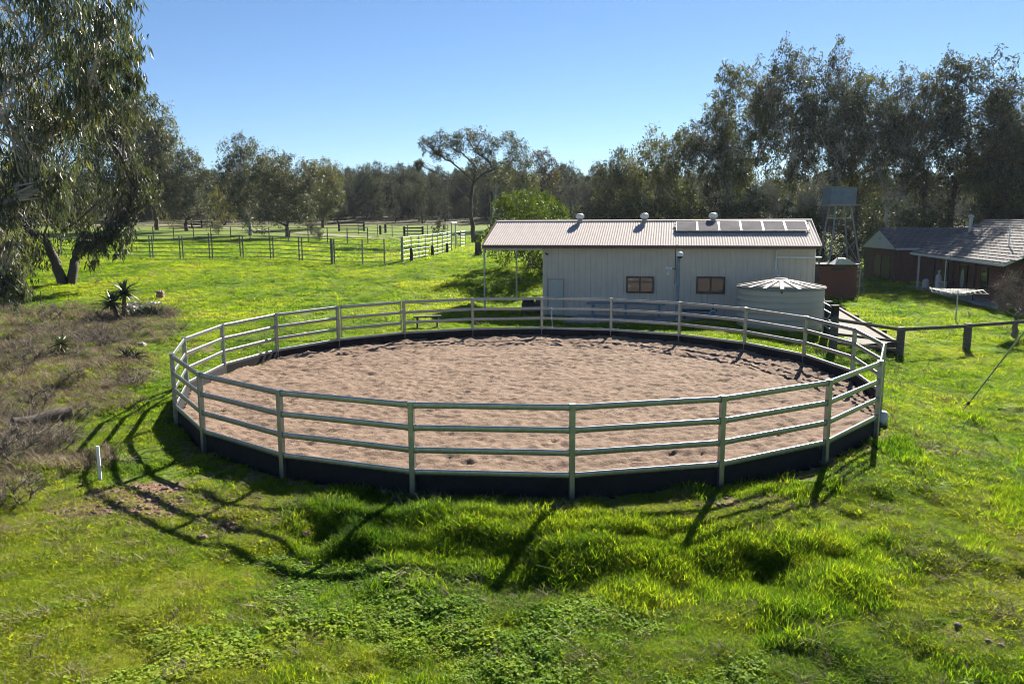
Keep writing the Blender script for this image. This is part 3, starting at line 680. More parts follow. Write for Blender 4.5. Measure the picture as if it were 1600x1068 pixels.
# ------------------------------------------------------------------ brick house on the right
HA, HB = np.array([*gy(1427, 398, 61)[:2], 0]), np.array([*gy(1567, 416, 46.3)[:2], 0])
EH = 1.78; hd = (HB-HA)/np.linalg.norm(HB-HA); hn = np.array([-hd[1], hd[0], 0])     # hn points into the house
if hn[0] < 0: hn = -hn
HL = np.linalg.norm(HB-HA); hg = gh(*(HA+hd*HL/2-hn*1)[:2])
house = thing('brick_house', 'low red brick house with grey tiled roof and white fascia at the right', 'house', (*(HA+hn*3+hd*7)[:2], hg))
def HP(a, b_, z): return HA+hd*a+hn*b_+np.array([0, 0, z])
RW, RH = 4.6, 2.32
wl = MB().frame(HP(HL/2-.2, 5.2, (EH+hg)/2-.2), hd*(HL/2-.45), hn*3.6, (0, 0, (EH-hg)/2+.2)).build('wall', mortar, house)
fb_ = MB().box((0, 0, 0), (.46-.02, .05, .17-.018)).mesh('brick'); fb_.materials.append(brick_m)
ang = math.atan2(hd[1], hd[0]); cnt = 0
for r_ in range(int((EH-hg)/.17)):
    for c_ in range(int((HL-1.1)/.46)):
        if cnt > 280: break
        a = .55+.46*(c_+.5*(r_ % 2)); z = hg+.17*(r_+.5)
        if any(x0 < a < x1 and z < EH-.25 for x0, x1 in ((1.6, 2.9), (4.6, 6.3), (8.1, 9.4), (12., 13.4))): continue
        o = obj('brick', fb_, None, wl, Vector(HP(a+.2, 1.585, z))-org(house)); o.rotation_euler.z = ang; cnt += 1
def hopening(nm, a0, a1, z0, z1, m_, fm, b_=1.57):
    w_ = MB().frame(HP((a0+a1)/2, b_-.015, (z0+z1)/2), hd*(a1-a0)/2, hn*.02, (0, 0, (z1-z0)/2)).build(nm, m_, house)
    f_ = MB()
    for a in (a0, a1): f_.frame(HP(a, b_-.02, (z0+z1)/2), hd*.04, hn*.04, (0, 0, (z1-z0)/2+.04))
    for z in (z0, z1): f_.frame(HP((a0+a1)/2, b_-.022, z), hd*(a1-a0)/2, hn*.04, (0, 0, .04))
    f_.build('frame', fm, w_); return w_
hopening('door', 1.7, 2.7, hg, hg+2.05, door_dark, frame_brown)
d_ = hopening('door', 4.75, 6.1, hg, hg+2.05, door_dark, frame_brown)
MB().lathe((0, 0, 0), [(0, 0)]*2, 3)
m = MB(); c = HP(5.4, 1.52, hg+1.1); m.add([c+hd*.3*math.cos(t_)+np.array([0, 0, .7*math.sin(t_)]) for t_ in np.linspace(0, 6.283, 24, False)], [tuple(range(24))]); m.build('leadlight', mat('leadlight', (.34, .38, .42), .2, var=.6, vscale=14), d_)
for a0, a1 in ((8.2, 9.3), (12.1, 13.3)):
    w_ = hopening('window', a0, a1, hg+.5, hg+2.05, pane, frame_brown)
    for q in (.27, .73): MB().frame(HP(a0+(a1-a0)*q, 1.55, hg+1.27), hd*(a1-a0)*.22, hn*.004, (0, 0, .72)).build('pane', pane, w_)
for a in (.6, 3.6, 7.2, 10.6, HL-.35): MB().box(HP(a, .25, (EH+hg)/2), (.11, .11, EH-hg), ang).build('verandah_post', dark_timber if a > 1 else offwhite, house)
MB().frame(HP(HL/2, .7, hg+.02), hd*(HL/2), hn*.95, (0, 0, .08)).build('verandah_slab', concrete, house)
# roof: tiles in overlapping courses, each course its own strips of tiles
rf = MB(); rf.poly([HP(-.2, -.1, EH+.02), HP(HL+.3, -.1, EH+.02), HP(HL+.3, RW, EH+RH), HP(.6, RW, EH+RH)], .06); rf.poly([HP(HL+.3, 2*RW, EH+.02), HP(-.2, 2*RW, EH+.02), HP(.6, RW, EH+RH-.001), HP(HL+.3, RW, EH+RH-.001)], .06)
rf.poly([HP(-.2, 2*RW, EH+.02), HP(-.2, -.1, EH+.02), HP(.6, RW, EH+RH)], .06)
rf = rf.build('roof', tile_m, house)
def tile_mesh(wd, ln, sl_):
    m = MB(); cs, sn = math.cos(sl_), math.sin(sl_); V = []; prof = [(0, .02), (.22, .055), (.45, .03), (.55, .03), (.78, .055), (1, .02)]
    for t_, lift in ((0, .05), (ln, 0.01)): V += [(x*wd, t_*cs-(h_+lift)*sn, t_*sn+(h_+lift)*cs) for x, h_ in prof]
    V += [(x*wd, 0, 0) for x, h_ in prof]; k_ = len(prof)
    m.add(V, [(i, i+1, k_+i+1, k_+i) for i in range(k_-1)]+[(2*k_+i, 2*k_+i+1, i+1, i) for i in range(k_-1)]); me_ = m.mesh('roof_tile'); me_.materials.append(tile_m); return me_
slp = math.atan2(RH, RW+.1); SLN = math.hypot(RH, RW+.1); nc_ = 15; cl = SLN/nc_; twd = .92
tme = tile_mesh(twd-.015, cl*1.08, slp); cnt = 0
for r_ in range(nc_):
    f_ = r_/nc_; a = -.2+.8*f_-(.4 if r_ % 2 else 0)
    while a < HL+.25:
        if a > -.25+.8*f_ and cnt < 300:
            p = HP(a, -.1+(RW+.1)*f_, EH+.03+RH*f_); o = obj('roof_tile', tme, None, rf, Vector(p)-org(house)); o.rotation_euler = (random.uniform(-.012, .012), 0, ang); cnt += 1
            if hn[0]*(-hd[1])+hn[1]*hd[0] < 0: o.scale.y = -1
        a += twd
MB().tube([HP(.6, RW, EH+RH+.06), HP(HL+.3, RW, EH+RH+.06)], .11, 8).build('ridge_tile', tile_m, rf)
m = MB(); m.beam(HP(-.2, -.15, EH-.06), HP(HL+.3, -.15, EH-.06), .08, .17); m.build('fascia', offwhite, rf)
m = MB(); m.beam(HP(HL+.33, -.15, EH-.06), HP(HL+.33, RW, EH+RH-.06), .06, .2); m.beam(HP(HL+.33, 2*RW+.1, EH-.06), HP(HL+.33, RW, EH+RH-.06), .06, .2); m.build('barge_board', offwhite, rf)
m = MB(); m.poly([HP(HL-.6, 1.6, EH), HP(HL-.6, 8.8, EH), HP(HL-.6, RW, EH+RH-.25)], .1); m.build('gable', brick_m, wl)
# flue and aerial
p = HP(2.3, 3.0, EH+RH*3.1/4.7); m = MB(); m.tube([p-[0, 0, .1], p+[0, 0, 1.1]], .13, 12); fl = m.build('flue', galv_pipe, rf); MB().lathe(p+[0, 0, 1.08], [(.13, 0), (.19, .04), (.19, .16), (0, .24)], 12).build('flue_cowl', galv_pipe, fl)
p = HP(11.9, 1.5, EH+RH*1.6/4.7); MB().tube([p-[0, 0, .1], p+[0, 0, 1.35]], .035, 8).build('vent_pipe', white_p, rf)
MB().tube([HP(6.2, .1, EH-.05), HP(6.2, .1, hg+.5)], .035, 8).build('downpipe', white_p, house)
# gabled wing at the far end
GW = gy(1402, 388, 66.); wx, wy = GW[0], 66.; WE = gy(1402, 387.5, 66.)[2]; WL, WD = 9., 6.0; WR = WE+1.55
wg = gh(wx, wy)
ww = MB().box((wx+WL/2, wy+WD/2, (WE+wg)/2-.15), (WL-.06, WD-.06, WE-wg+.3)).build('wing_wall', mortar, house)
wb = MB().box((0, 0, 0), (.48-.02, .05, .2-.02)).mesh('brick'); wb.materials.append(brick_m)
for r_ in range(int((WE-wg)/.2)):
    for c_ in range(int(4.6/.48)):
        x = .26+.48*(c_+.5*(r_ % 2)); obj('brick', wb, None, ww, Vector((wx+x, wy+.005, wg+.2*(r_+.5)))-org(house))
        if c_ < 11:
            y = wy+.26+.48*(c_+.5*(r_ % 2))
            if not (wy+1 < y < wy+4 and r_*.2 < 2.0): o = obj('brick', wb, None, ww, Vector((wx+.005, y, wg+.2*(r_+.5)))-org(house)); o.rotation_euler.z = math.pi/2
for y in (wy+1.6, wy+3.3): MB().box((wx-.01, y, wg+1.0), (.06, 1.2, 2.0)).build('garage_door', door_dark, house)
wr = MB()
wr.poly([(wx-.25, wy-.3, WE), (wx+WL, wy-.3, WE), (wx+WL, wy+WD/2, WR), (wx-.25, wy+WD/2, WR)], .07); wr.poly([(wx+WL, wy+WD+.3, WE), (wx-.25, wy+WD+.3, WE), (wx-.25, wy+WD/2, WR-.001), (wx+WL, wy+WD/2, WR-.001)], .07)
wr = wr.build('wing_roof', tile_m, house)
s2 = math.atan2(WR-WE, WD/2+.3); l2 = math.hypot(WR-WE, WD/2+.3); tm2 = tile_mesh(.62, l2/9*1.08, s2)
for r_ in range(9):
    for c_ in range(14):
        x = wx-.25+.64*(c_+.5*(r_ % 2)); 
        if x < wx+WL-.3: obj('roof_tile', tm2, None, wr, Vector((x, wy-.3+(WD/2+.3)*r_/9, WE+.01+(WR-WE)*r_/9))-org(house))
m = MB(); m.poly([(wx-.08, wy-.3, WE-.12), (wx-.08, wy+WD+.3, WE-.12), (wx-.08, wy+WD/2, WR-.1)], .1); gb = m.build('wing_gable', offwhite, house)
MB().box((wx-.2, wy+WD/2-.2, WE+.72), (.05, .35, .22)).build('louvre', galv_pipe, gb)
m = MB(); m.beam((wx-.25, wy-.34, WE-.06), (wx+5, wy-.34, WE-.06), .08, .16); m.build('wing_fascia', offwhite, house)
# things on the verandah
def cyl(nm, p, prof, m_, lab, cat):
    return tag(MB().lathe(p, prof, 16).build(nm, m_, None, Vector(p)), lab, cat)
p = HP(2.9, .9, hg+.1); cyl('gas_bottle', p, [(0, 0), (.2, 0), (.21, .1), (.21, .95), (.15, 1.1), (.07, 1.15), (.07, 1.3), (.1, 1.3), (.1, 1.42), (0, 1.43)], white_p, 'tall white gas bottle against the shaded verandah wall', 'gas bottle')
p = HP(1.3, .6, hg+.1); cyl('storage_drum', p, [(0, 0), (.23, 0), (.25, .1), (.25, .45), (.2, .6), (.1, .66), (0, .67)], offwhite, 'short pale drum on the verandah near the far corner', 'drum')
for a, lab in ((3.9, 'left of two pale plastic bins on the verandah'), (4.3, 'right of two pale plastic bins on the verandah')):
    p = HP(a, .8, hg+.1); cyl('bin', p, [(0, 0), (.14, 0), (.18, .62), (.2, .62), (.2, .68), (0, .7)], offwhite, lab, 'bin')

# ------------------------------------------------------------------ rotary clothesline
p = gz(1493, 503, gh(26, 46)); p[2] = gh(p[0], p[1]); zt = gy(1493, 455, p[1])[2]
cl_ = thing('clothesline', 'rotary clothesline with thin arms and pale pegs on the lawn before the house', 'clothesline', p)
MB().tube([(p[0], p[1], p[2]-.2), (p[0], p[1], zt+.05)], .035, 8).build('mast', galv_pipe, cl_)
MB().lathe((p[0], p[1], p[2]+.55), [(.035, 0), (.07, .02), (.07, .1), (.035, .12)], 8).build('crank_box', white_p, cl_)
AR = 1.75
for i in range(4):
    an = i*math.pi/2+.35; e = np.array([math.cos(an), math.sin(an), 0]); q0 = np.array([p[0], p[1], zt-.15])
    MB().tube([q0, q0+e*AR+[0, 0, .17]], .018, 6).build('arm', galv_pipe, cl_)
for r_ in (.5, .8, 1.1, 1.4, 1.7):
    pts = [np.array([p[0], p[1], zt-.15+.17*r_/AR])+r_*np.array([math.cos(i*math.pi/2+.35), math.sin(i*math.pi/2+.35), 0]) for i in range(5)]
    MB().tube(pts, .006, 5).build('line', wire_m, cl_)
pgm = MB().box((0, 0, -.035), (.02, .012, .09)).mesh('peg'); pgm.materials.append(white_p)
for i in range(60):
    r_ = random.choice((.5, .8, 1.1)); s_ = random.randrange(4); f_ = random.random()
    a_, b_ = (np.array([p[0], p[1], zt-.15+.17*r_/AR])+r_*np.array([math.cos(j*math.pi/2+.35), math.sin(j*math.pi/2+.35), 0]) for j in (s_, s_+1))
    obj('peg', pgm, None, cl_, Vector(a_+(b_-a_)*f_)-org(cl_))

# ------------------------------------------------------------------ stock yards on the rise at the left
def yard(name, label, pix, ht, nr, m_, rad=.035, prad=.045, double=False, tall=None, top=None):
    P = [G(*q) for q in pix]; y_ = thing(name, label, 'fence', P[0])
    for i, p in enumerate(P):
        h_ = ht+(tall.get(i, 0) if tall else 0)
        MB().tube([(p[0], p[1], p[2]-.2), (p[0], p[1], p[2]+h_)], prad, 8).build('post', m_, y_)
        if double: MB().tube([(p[0]+.22, p[1], p[2]-.2), (p[0]+.22, p[1], p[2]+h_-.04)], prad, 8).build('post', m_, y_)
    for p, q in zip(P[:-1], P[1:]):
        for j in range(nr):
            z = .18+(ht-.22)*j/(nr-1); MB().tube([(p[0], p[1], p[2]+z), (q[0], q[1], q[2]+z)], rad, 6).build('rail', m_, y_)
    return P
dullsteel = mat('dull_steel', (.13, .13, .125), .6, .4, var=.3)
yard('yard_fence', 'front line of grey steel stock yard panels across the grassy rise', [(92, 399), (142, 401), (188.5, 402), (235, 403), (282, 404), (328, 405), (376, 404), (423, 405), (468, 408), (518, 412)], 1.75, 6, dullsteel, .03, .05, True, {5: .25})
yard('yard_fence', 'greenish steel yard panels closing the corner right of the front line', [(520, 412), (567, 413.5), (601, 412.5), (628, 409)], 1.75, 6, mat('greenish_steel', (.22, .27, .25), .5, .4, var=.25), .022, .05)
CP = yard('curved_race', 'curved race of bright galvanised rails climbing to the gate frame', [(630, 409), (643, 406), (655, 404), (665, 402), (676, 400), (684, 398), (691.5, 396), (699, 394), (706, 392)], 1.75, 6, galv_pipe, .02, .04)
yard('yard_fence', 'middle line of thin stock yard rails behind the front panels', [(240, 376), (272, 376), (303, 375), (330, 375.5), (361, 376), (391, 376), (421, 377.5), (451, 378.5), (482, 379.5), (512, 380), (543, 381), (575, 381)], 1.75, 4, dullsteel, .03, .06)
yard('yard_fence', 'farthest stock yard rails behind the dark timber hurdles', [(560, 366), (590, 368), (613, 369), (637, 370), (668, 370), (700, 370)], 1.6, 4, dullsteel, .03, .05)
p0, p1 = G(706, 392), G(712, 389)
gf = thing('entrance_gate', 'tall steel gate frame with white crossbar beside the curved race', 'gate frame', p0)
zt = gy(709, 347.5, p0[1])[2]
for q in (p0, p1): MB().tube([(q[0], q[1], q[2]-.1), (q[0], q[1], zt)], .05, 8).build('upright', galv_pipe, gf)
MB().beam((p0[0]-.1, p0[1], zt), (p1[0]+.1, p1[1], zt), .1, .12).build('crossbar', white_p, gf)
yard('yard_fence', 'short bright panel between gate frame and the bare leaning tree', [(713, 388), (720, 387), (728, 386)], 1.6, 6, galv_pipe, .02, .04)
for i, (x, y, h_) in enumerate(((642.5, 408, .9), (675.5, 400.5, .85), (698.5, 394.5, .8))):
    p = G(x, y); MB_ = MB(); MB_.tube([(p[0], p[1], p[2]-.2), (p[0]+.03, p[1], p[2]+h_*.6), (p[0], p[1]+.02, p[2]+h_)], [.14, .12, .10], 9)
    tag(MB_.build('stump_post', dark_timber, None, Vector(p)), 'short thick timber stump post against the curved race, '+('nearest the corner', 'middle of three', 'nearest the gate frame')[i], 'post')
for x0, x1, y0, y1, lab in ((530, 557.5, 361, 363.5, 'dark three rail timber hurdle farthest left in the back paddock'), (632, 661.5, 368.5, 368, 'dark three rail timber hurdle right of the two lone posts')):
    p, q = G(x0, y0), G(x1, y1); q = np.array([q[0], p[1]-(1 if x0 < 600 else 0), gh(q[0], p[1])]); h_ = 14.5/F*p[1]
    hu = thing('timber_hurdle', lab, 'hurdle', p, 'dark timber hurdles in the back paddock')
    for e in (p, q): MB().beam((e[0], e[1], e[2]-.2), (e[0], e[1], e[2]+h_), .28, .28).build('post', dark_timber, hu)
    for z in (.18, .52, .86): MB().beam((p[0], p[1], p[2]+h_*z), (q[0], q[1], q[2]+h_*z), .09, .14).build('rail', dark_timber, hu)
for x, y, lab in ((594.5, 365.5, 'left of two thick lone dark posts between the hurdles'), (602.5, 363.5, 'right of two thick lone dark posts between the hurdles')):
    p = G(x, y); h_ = 13/F*p[1]; tag(MB().beam((p[0], p[1], p[2]-.2), (p[0], p[1], p[2]+h_), .32, .3, bev=.05).build('paddock_post', dark_timber, None, Vector(p)), lab, 'post', 'lone posts in the back paddock')
p, q = G(300, 356), G(332, 356.5); q = np.array([q[0], p[1]-1, gh(q[0], p[1]-1)])
df = thing('timber_rails', 'dark timber rail fence in the shade behind the left trees', 'fence', p)
for f_ in (0, .5, 1): e = p+(q-p)*f_; MB().beam((e[0], e[1], e[2]-.2), (e[0], e[1], e[2]+1.3), .25, .25).build('post', dark_timber, df)
for z in (.5, 1.05): MB().beam((p[0], p[1], p[2]+z), (q[0], q[1], q[2]+z), .1, .16).build('rail', dark_timber, df)

# ------------------------------------------------------------------ trees
leaf_grey = leafmat('gum_leaf_grey', [(0, (.026, .036, .024)), (.5, (.052, .063, .04)), (.85, (.10, .10, .062)), (1, (.18, .14, .08))], .55, .36, .3)
leaf_olive = leafmat('gum_leaf_olive', [(0, (.045, .055, .02)), (.5, (.09, .105, .04)), (1, (.21, .16, .055))], .58, .32, .25)
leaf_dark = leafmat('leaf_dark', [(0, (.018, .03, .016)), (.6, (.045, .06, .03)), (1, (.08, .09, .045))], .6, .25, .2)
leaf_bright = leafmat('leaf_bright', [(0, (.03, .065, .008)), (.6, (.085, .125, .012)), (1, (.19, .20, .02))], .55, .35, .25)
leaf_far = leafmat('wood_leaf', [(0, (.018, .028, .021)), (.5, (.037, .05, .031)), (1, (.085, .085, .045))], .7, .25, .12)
def tubes_np(paths, n=6):
    V = []; Q = []; k0 = 0
    ca = np.array([[math.cos(2*math.pi*k/n), math.sin(2*math.pi*k/n)] for k in range(n)])
    for P, R in paths:
        P = np.asarray(P, float); R = np.asarray(R, float); d = np.gradient(P, axis=0); d /= np.linalg.norm(d, axis=1)[:, None]+1e-9
        ref = np.where(np.abs(d[:, 2:3]) < .9, [[0, 0, 1.]], [[1., 0, 0]]); a = np.cross(d, ref); a /= np.linalg.norm(a, axis=1)[:, None]+1e-9; b_ = np.cross(d, a)
        V.append((P[:, None]+R[:, None, None]*(ca[None, :, 0:1]*a[:, None]+ca[None, :, 1:2]*b_[:, None])).reshape(-1, 3))
        m = len(P); ix = k0+np.arange(m*n).reshape(m, n); nx_ = np.roll(ix, -1, 1)
        Q.append(np.stack([ix[:-1], nx_[:-1], nx_[1:], ix[1:]], -1).reshape(-1, 4)); k0 += m*n
    return np.concatenate(V), np.concatenate(Q)
def leaves_np(C, rad, nper, ln, ratio, droop, r_, tint0):
    """leaf quads spread around clump centres C"""
    N = len(C)*nper; ci = np.repeat(np.arange(len(C)), nper)
    off = r_.normal(0, 1, (N, 3)); off /= np.linalg.norm(off, axis=1)[:, None]; off *= (r_.uniform(0, 1, (N, 1))**.45)*np.repeat(rad, nper)[:, None]*[1, 1, .8+.3*droop]
    P = C[ci]+off
    d = r_.normal(0, 1, (N, 3)); d /= np.linalg.norm(d, axis=1)[:, None]; d += [0, 0, -droop]; d /= np.linalg.norm(d, axis=1)[:, None]
    s_ = np.cross(d, r_.normal(0, 1, (N, 3))); s_ /= np.linalg.norm(s_, axis=1)[:, None]
    l_ = ln*r_.uniform(.6, 1.25, (N, 1)); w_ = l_*ratio*.5*r_.uniform(.8, 1.2, (N, 1))
    bend = np.cross(d, s_)*l_*.12
    V = np.stack([P, P+d*l_*.45+s_*w_+bend, P+d*l_, P+d*l_*.45-s_*w_+bend], 1).reshape(-1, 3)
    Q = np.arange(N*4).reshape(N, 4)
    t_ = np.clip(np.repeat(tint0, nper)+r_.normal(0, .16, N), 0, 1)
    return V, Q, t_
def gen_tree(seed, H, W, lobes=None, n_lobes=14, fork=.25, base_r=None, stems=1, crown0=.3, lobe_r=(.16, .26), clumps=26, nper=14, leaf=.28, ratio=.28, droop=.5, lean=(0, 0), dens=1., shape='round', leafless=False, clump_r=.24, spread_base=.25, warm=0., limb=.7, tall=1.25, fill=.25, wig=.07, asc=.8):
    """a trunk that forks into limbs reaching the crown's lobes, each lobe a cluster of leafy clumps"""
    r_ = np.random.default_rng(seed); base_r = base_r or H*.022
    if lobes is None:
        lobes = []; tries = 0
        while len(lobes) < n_lobes and tries < 900:
            tries += 1
            u = r_.uniform(-1, 1, 3)
            if np.hypot(u[0], u[1])**2+u[2]**2 > 1: continue
            zz = crown0+(1-crown0)*(u[2]+1)/2
            wf = {'round': 1, 'tall': .55+.5*(1-abs(u[2])), 'spread': .5+.6*(u[2]+1)/2, 'cone': 1.1-.95*(u[2]+1)/2}[shape]
            rr = W*r_.uniform(*lobe_r)
            c = np.array([u[0]*(W/2-rr*.6)*wf, u[1]*(W/2-rr*.6)*wf, zz*H-rr*.6])
            c[:2] += np.array(lean)*H*zz
            if all(np.linalg.norm((c-q[:3])*[1, 1, .8]) > .62*(rr+q[3]) for q in lobes): lobes.append(np.array([*c, rr]))
    lobes = [np.asarray(q, float) for q in lobes]
    nodes = []; par = []; wgt = []
    starts = []
    for s_ in range(stems):
        an = r_.uniform(0, 6.28); b0 = np.array([math.cos(an), math.sin(an), 0])*base_r*(1.0 if stems > 1 else 0)
        tip = np.array([lean[0]*H*fork+math.cos(an)*W*spread_base*.5*(stems > 1), lean[1]*H*fork+math.sin(an)*W*spread_base*.5*(stems > 1), H*fork])
        k_ = 6; last = -1
        for i in range(k_+1):
            f_ = i/k_; p = b0+(tip-b0)*f_**(1 if stems == 1 else 1.25)+np.append(r_.normal(0, base_r*.25, 2), 0)*(0 < i); p[2] = H*fork*f_-.15*(i == 0)
            nodes.append(p); par.append(last); wgt.append(0.3); last = len(nodes)-1
        starts.append(last)
    order = sorted(range(len(lobes)), key=lambda i: np.linalg.norm(lobes[i][:3]-[0, 0, H*fork]))
    ends = []
    cand0 = [i for i in range(len(nodes)) if nodes[i][2] > H*fork*.65]
    for i in order:
        c = lobes[i][:3]; N_ = np.array([nodes[j] for j in cand0]); d = c-N_; dist = np.linalg.norm(d, axis=1); cost = dist+1.3*np.maximum(0, N_[:, 2]-c[2]+.15*dist)+.05*H*np.maximum(0, -d[:, 2]/np.maximum(dist, .1))+asc*dist*np.maximum(0, .5-d[:, 2]/np.maximum(dist, .1))
        j = cand0[int(np.argmin(cost))]; p0 = nodes[j]; L_ = np.linalg.norm(c-p0); k_ = max(3, int(L_/(H*.05)))
        mid = (p0+c)/2+np.array([0, 0, .12*L_])+r_.normal(0, wig*L_, 3); last = j
        for q in range(1, k_+1):
            f_ = q/k_; p = p0*(1-f_)**2+2*mid*f_*(1-f_)+c*f_*f_+r_.normal(0, .012*L_, 3); nodes.append(p); par.append(last); wgt.append(0); last = len(nodes)-1; cand0.append(last)
        ends.append((i, last)); q = last
        while q >= 0: wgt[q] += 1; q = par[q]
    nodes = np.array(nodes); wgt = np.array(wgt); wmax = wgt.max(); rad = base_r*(np.maximum(wgt, .25)/wmax)**limb
    rad[:7*stems] *= np.tile(np.linspace(1.35, 1, 7), stems)
    paths = []; kids = {}
    for i, p in enumerate(par): kids.setdefault(p, []).append(i)
    done = set()
    for i in range(len(nodes)):
        if i in done: continue
        ch = [i]; done.add(i)
        if par[i] >= 0: ch = [par[i], i]
        while kids.get(ch[-1]):
            nx_ = max(kids[ch[-1]], key=lambda q: wgt[q])
            if nx_ in done: break
            ch.append(nx_); done.add(nx_)
        if len(ch) > 1:
            R = rad[ch].copy(); 
            if par[i] >= 0: R[0] = min(R[0], R[1]*1.15)
            paths.append((nodes[ch], R))
    CC = []; CR = []; TT = []
    for i, last in ends:
        c, R = lobes[i][:3], lobes[i][3]; m = max(5, int(clumps*dens*r_.uniform(.8, 1.2)))
        u = r_.normal(0, 1, (m, 3)); u /= np.linalg.norm(u, axis=1)[:, None]; u[:, 2] = np.where(r_.uniform(0, 1, m) < .3, np.abs(u[:, 2]), u[:, 2])*tall
        P = c+u*R*(r_.uniform(fill, 1., (m, 1))**.6)
        CC.append(P); CR.append(R*clump_r*r_.uniform(.7, 1.35, m)); TT.append(np.full(m, .42+r_.normal(0, .12)+warm)+r_.normal(0, .1, m))
        tr = max(.008, rad[last]*.38)
        chain = [last]
        for _ in range(4):
            if par[chain[-1]] >= 7*stems: chain.append(par[chain[-1]])
        for q in P:
            if not leafless and r_.uniform() < .35: continue
            s0 = nodes[chain[int(r_.integers(0, len(chain)))]]; d_ = q-s0; L_ = np.linalg.norm(d_)
            paths.append((np.array([s0, s0+d_*.35+r_.normal(0, .10*L_, 3)+[0, 0, .10*L_], s0+d_*.7+r_.normal(0, .08*L_, 3)+[0, 0, .10*L_], q]), np.array([tr, tr*.75, tr*.5, tr*.2])))
    V, Q = tubes_np(paths, 6)
    tme_ = mesh_np('trunk', V, Q, smooth=True)
    if leafless: return tme_, None
    LV, LQ, LT = leaves_np(np.concatenate(CC), np.concatenate(CR), nper, leaf, ratio, droop, r_, np.concatenate(TT))
    return tme_, mesh_np('crown', LV, LQ, attr={'tint': ('FACE', LT)})
def plant_tree(name, label, proto, loc, s=1., rz=0., bm_=None, lm=None, group=None, sx=None, cat='tree'):
    r0 = thing(name, label, cat, loc, group); r0.rotation_euler.z = rz; r0.scale = (s*(sx or 1), s*(sx or 1), s)
    tm_, cm_ = proto
    for nm, me_, m_ in (('trunk', tm_, bm_), ('crown', cm_, lm)):
        if me_ is None: continue
        o = obj(nm, me_, None, r0)
        if not me_.materials: me_.materials.append(m_)
        if me_.materials[0] is not m_:
            o.material_slots[0].link = 'OBJECT'; o.material_slots[0].material = m_
    return r0
# prototypes (10 m tall), shared by the copies
p_round = [gen_tree(100+i, 10, 8.5, n_lobes=26, fork=.2, crown0=.2, clumps=26, nper=22, leaf=.32, droop=.55, lobe_r=(.13, .22), clump_r=.3) for i in range(2)]
p_tall = [gen_tree(120+i, 10, 4.2, n_lobes=26, fork=.24, crown0=.38, clumps=36, nper=19, leaf=.175, ratio=.3, droop=.8, shape='tall', lobe_r=(.16, .25), base_r=.10, stems=4, clump_r=.27, tall=1.6, wig=.03, spread_base=.3, limb=.62) for i in range(3)]
p_spread = gen_tree(140, 10, 10.5, n_lobes=22, fork=.22, crown0=.45, clumps=20, nper=14, leaf=.27, droop=.5, shape='spread', lobe_r=(.09, .15), stems=2, spread_base=.15, base_r=.2, limb=.6)
p_cone = gen_tree(150, 10, 4.6, n_lobes=26, fork=.3, crown0=.12, clumps=22, nper=16, leaf=.26, droop=.2, shape='cone', lobe_r=(.2, .3))
p_bush = gen_tree(160, 4, 7., n_lobes=34, fork=.1, crown0=.12, clumps=36, nper=22, leaf=.17, ratio=.42, droop=.1, lobe_r=(.13, .18), clump_r=.26, tall=.8)
p_shrub = gen_tree(170, 2, 2.4, n_lobes=14, fork=.12, crown0=.1, clumps=18, nper=14, leaf=.10, ratio=.35, droop=.1, stems=2, lobe_r=(.14, .22), clump_r=.3)
p_thin = gen_tree(175, 2, 2.0, n_lobes=11, fork=.2, crown0=.25, clumps=9, nper=9, leaf=.075, ratio=.3, droop=.3, stems=3, lobe_r=(.12, .2), clump_r=.3)
def crown_top(pr_):
    v = np.empty(len(pr_[1].vertices)*3, np.float32); pr_[1].vertices.foreach_get('co', v); return float(np.percentile(v[2::3], 99.7))
def by_px(px, py_base, py_top, y=None):
    """foot of a tree and its height, from the pixels of its base and top"""
    p = G(px, py_base) if y is None else gy(px, 400, y)
    p[2] = gh(p[0], p[1]); return p, gy(px, py_top, p[1])[2]-p[2]
